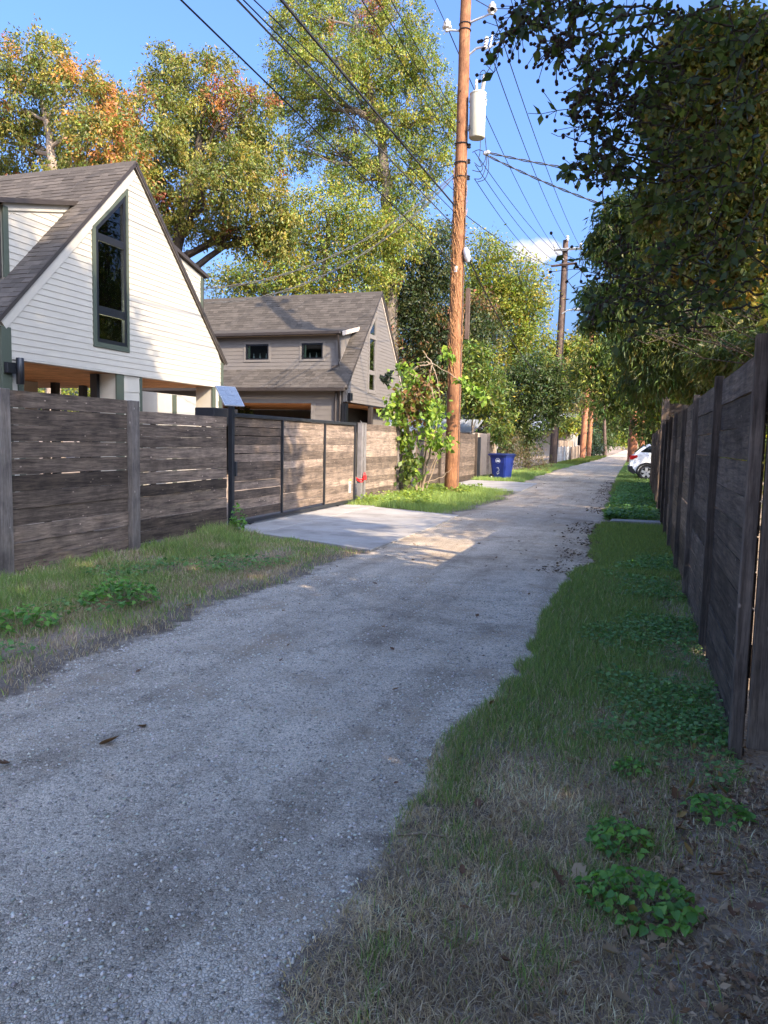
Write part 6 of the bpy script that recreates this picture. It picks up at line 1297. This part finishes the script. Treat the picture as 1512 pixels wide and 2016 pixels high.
# leafy weed clumps, each leaf its own piece
def leaf_mesh(name, pts, curl, col, lift=.12):
    V = []; m_ = len(pts)
    for (t, w) in pts: V += [(-w, t, curl*t*t*4-lift*0 + abs(w)*lift), (0, t, curl*t*t*4), (w, t, curl*t*t*4+abs(w)*lift)]
    F = []
    for i in range(m_-1):
        for j in range(2): F.append([3*i+j, 3*i+j+1, 3*i+j+4, 3*i+j+3])
    me = bpy.data.meshes.new(name); me.from_pydata(V, [], F); at = me.color_attributes.new('col', 'FLOAT_COLOR', 'POINT'); at.data.foreach_set('color', np.tile(np.array([*col, 1.0], np.float32), len(V))); me.polygons.foreach_set('use_smooth', [True]*len(F)); return me
heart = [(0, .08), (.12, .36), (.35, .42), (.62, .30), (.84, .13), (1, .01)]
WM = [leaf_mesh('weed_leaf', heart, -.06, c_, .5) for c_ in ((.17, .34, .06), (.13, .28, .055), (.22, .39, .07), (.10, .22, .05))]
for me in WM: me.materials.append(MAT['leaf'])
def weed(label, cx, cy, rx, ry, n, L, h, group=None):
    o = thing('weed', label, 'weed', (cx, cy, 0), group); stm = MB()
    for i in range(n):
        r = math.sqrt(RNG.random()); a = RNG.random()*6.283; px_, py_ = cx+rx*r*math.cos(a), cy+ry*r*math.sin(a); z = (.02+h*(1-r*r*.7)*(.35+.65*RNG.random()))
        b_ = RNG.random()*6.283; s = L*(.55+.75*RNG.random())
        lo = bpy.data.objects.new('leaf', WM[int(RNG.integers(4))]); COL.objects.link(lo); lo.parent = o; lo.location = (px_-cx, py_-cy, z); lo.rotation_euler = (RNG.normal()*.30-.05, RNG.normal()*.30, b_); lo.scale = (s, s, s)
        if i % 3 == 0: stm.tube([(cx+(px_-cx)*.6, cy+(py_-cy)*.6, 0), (px_, py_, z)], .0016, 3, False)
    stm.build('stem', 'stem', o, kind='stuff')
def gxy(px_, py_): d = _ray(px_, py_); q = CAM+d*(-EYE/d[2]); return q[0], q[1]
weed('largest bright green leafy weed in the right foreground', *gxy(1255, 1790), .20, .16, 230, .034, .085)
weed('round green weed clump behind the largest one in the right foreground', *gxy(1218, 1670), .11, .14, 130, .031, .08)
weed('leafy weed on bare soil at the right edge below the fence corner', *gxy(1415, 1615), .13, .13, 110, .032, .08)
weed('small weed in front of the fence corner', *gxy(1240, 1525), .08, .10, 60, .028, .06)
weed('wide clump of green weeds in the left verge grass', *gxy(235, 1190), .36, .32, 280, .05, .24)
weed('weed clump at the left edge of the picture', *gxy(45, 1240), .26, .3, 180, .05, .18)
weed('weed growing at the base of the black gate post', *gxy(468, 1052), .16, .14, 90, .07, .5)

# fallen leaves and litter
oval = [(0, .03), (.2, .22), (.45, .30), (.72, .22), (1, .02)]
lob = [(0, .04), (.14, .40), (.28, .24), (.42, .52), (.58, .28), (.74, .30), (1, .02)]
LM = [leaf_mesh('dry_leaf', s_, c1, c_, .55) for s_, c1, c_ in ((oval, .10, (.20, .105, .05)), (lob, -.12, (.25, .155, .085)), (lob, .14, (.16, .085, .05)), (oval, -.10, (.28, .185, .10)), (oval, .16, (.30, .19, .065)), (lob, .08, (.38, .265, .155)))]
for me in LM: me.materials.append(MAT['dryleaf'])
def fallen(x, y, s, z=.012, label=None, group=None, mi=None, name='fallen_leaf'):
    o = bpy.data.objects.new(name, LM[int(RNG.integers(len(LM))) if mi is None else mi]); COL.objects.link(o); o.location = (x, y, z); o.scale = (s, s, s); o.rotation_euler = (RNG.normal()*.28, RNG.normal()*.28, RNG.random()*6.283); return tag(o, label, 'leaf', group)
for px_, py_, s, mi, lab in ((1150, 1752, .075, 5, 'pale curled dead leaf left of the largest weed'), (1108, 1760, .06, 2, 'dark brown curled leaf beside the pale one left of the largest weed'), (1235, 1858, .08, 1, 'brown lobed leaf just below the largest weed'), (1220, 1895, .065, 5, 'tan pointed leaf below the largest weed clump'), (1395, 1735, .075, 0, 'rust brown leaf right of the largest weed'), (1020, 1590, .055, 3, 'curled tan leaf in the middle of the right verge'), (1355, 1565, .06, 4, 'orange tan leaf resting on the weed below the fence corner'), (195, 1478, .10, 0, 'largest brown leaf scrap on the near gravel'), (288, 1440, .07, 0, 'smaller pair of brown scraps on the gravel'), (20, 1515, .07, 2, 'brown scrap at the left edge of the gravel'), (380, 1197, .08, 4, 'orange brown leaf at the left gravel edge'), (362, 1207, .05, 3, 'small tan leaf near the left gravel edge'), (1240, 1990, .06, 5, 'pale leaf at the bottom edge of the right verge')):
    fallen(*gxy(px_, py_), s, .03 if px_ > 1000 else .034, lab, None, mi)
for i in range(150):
    t = RNG.random(); x_ = .02+.58*RNG.random()**.6 if i < 95 else -.75+1.3*RNG.random(); y_ = 1.9+2.5*RNG.random() if i < 95 else 1.4+3*RNG.random()
    mi = int(RNG.integers(6)); fallen(x_, y_, .020+.034*RNG.random()**1.5, .012+.02*RNG.random(), ('rust brown oval', 'tan lobed', 'dark brown lobed', 'pale tan oval', 'golden brown oval', 'pale buff lobed')[mi]+' leaf '+('on bare soil below the right fence corner' if x_ > .3 and y_ < 4 else 'beside the green weeds of the right foreground' if -.15 < x_ and y_ < 3.2 else 'in the straw near the gravel edge at lower right' if y_ < 3 else 'in the grass of the right verge behind the weeds'), 'fallen leaves on the right verge', mi)
for i in range(24):
    x_, y_ = -3.3+2.4*RNG.random(), 3+9*RNG.random()**1.2; mi = int(RNG.integers(3))
    fallen(x_, y_, .02+.03*RNG.random(), .036, 'small '+('rust oval', 'tan lobed', 'dark brown')[mi]+' leaf scrap on the '+('near' if y_ < 6 else 'farther')+' gravel toward the '+('left' if x_ < -2.1 else 'right')+' side', 'leaf scraps on the gravel', mi)
n = 3600; y = 9+26*RNG.random(n)**1.3; sd = RNG.random(n) < .9; x = np.where(sd, RR(y)+.12-.55*RNG.random(n)**1.6, RL(y)+2.6*RNG.random(n)); k = RNG.random(n) < np.clip(vnoise(x, y, .7, 41)*2-.45, .05, 1); x, y = x[k], y[k]; n = len(x)
P = np.stack([x, y, np.full(n, .028)+.012*RNG.random(n)], 1); a = RNG.random(n)*6.283; V, T = leaf_cards(P, np.stack([np.cos(a), np.sin(a), RNG.normal(size=n)*.25], 1), .03+.035*RNG.random(n), .02+.02*RNG.random(n), 2., .4)
tag(mesh_np('leaf_litter', V, T, np.repeat(pick_col([(.12, .08, .05), (.09, .06, .04), (.2, .14, .08)], n), 4, 0), 'dryleaf'), 'dark fallen leaf litter scattered over the alley farther along', 'leaf litter', None, 'stuff')
n = 9000; x = -.25+.92*RNG.random(n); y = 1.2+3.4*RNG.random(n); k = (RNG.random(n) < np.clip((x+.12)*2.2, .08, 1)*np.clip(vnoise(x, y, .3, 42)*1.8-.3, .1, 1)); x, y = x[k], y[k]; n = len(x); a = RNG.random(n)*6.283
V, T = leaf_cards(np.stack([x, y, .008+.02*RNG.random(n)], 1), np.stack([np.cos(a), np.sin(a), RNG.normal(size=n)*.3], 1), .012+.028*RNG.random(n), .008+.014*RNG.random(n), 1.6, .5)
tag(mesh_np('leaf_litter', V, T, np.repeat(pick_col([(.22, .12, .065), (.32, .20, .11), (.15, .09, .055), (.40, .28, .17)], n)*(.7+.6*RNG.random((n, 1))), 4, 0), 'dryleaf'), 'crumbled brown leaf litter on bare soil below the fence corner', 'leaf litter', None, 'stuff')
for i, (px_, py_) in enumerate(((830, 1655), (1290, 1165), (1120, 1130))):
    gx, gy = gxy(px_, py_); a = RNG.random()*3; L = .10
    tag(MB().tube([(gx-L*math.cos(a), gy-L*math.sin(a), .02), (gx, gy, .03), (gx+L*math.cos(a), gy+L*math.sin(a), .018)], .005, 5).build('twig', 'stem', None, True), ('short dark twig at the gravel edge in the foreground', 'pale scrap of stick on dirt beside the right fence', 'thin twig at the right edge of the gravel')[i], 'twig')
print('TRIS', sum(len(o.data.polygons) for o in bpy.data.objects if o.type == 'MESH'), 'OBJS', len(bpy.data.objects))
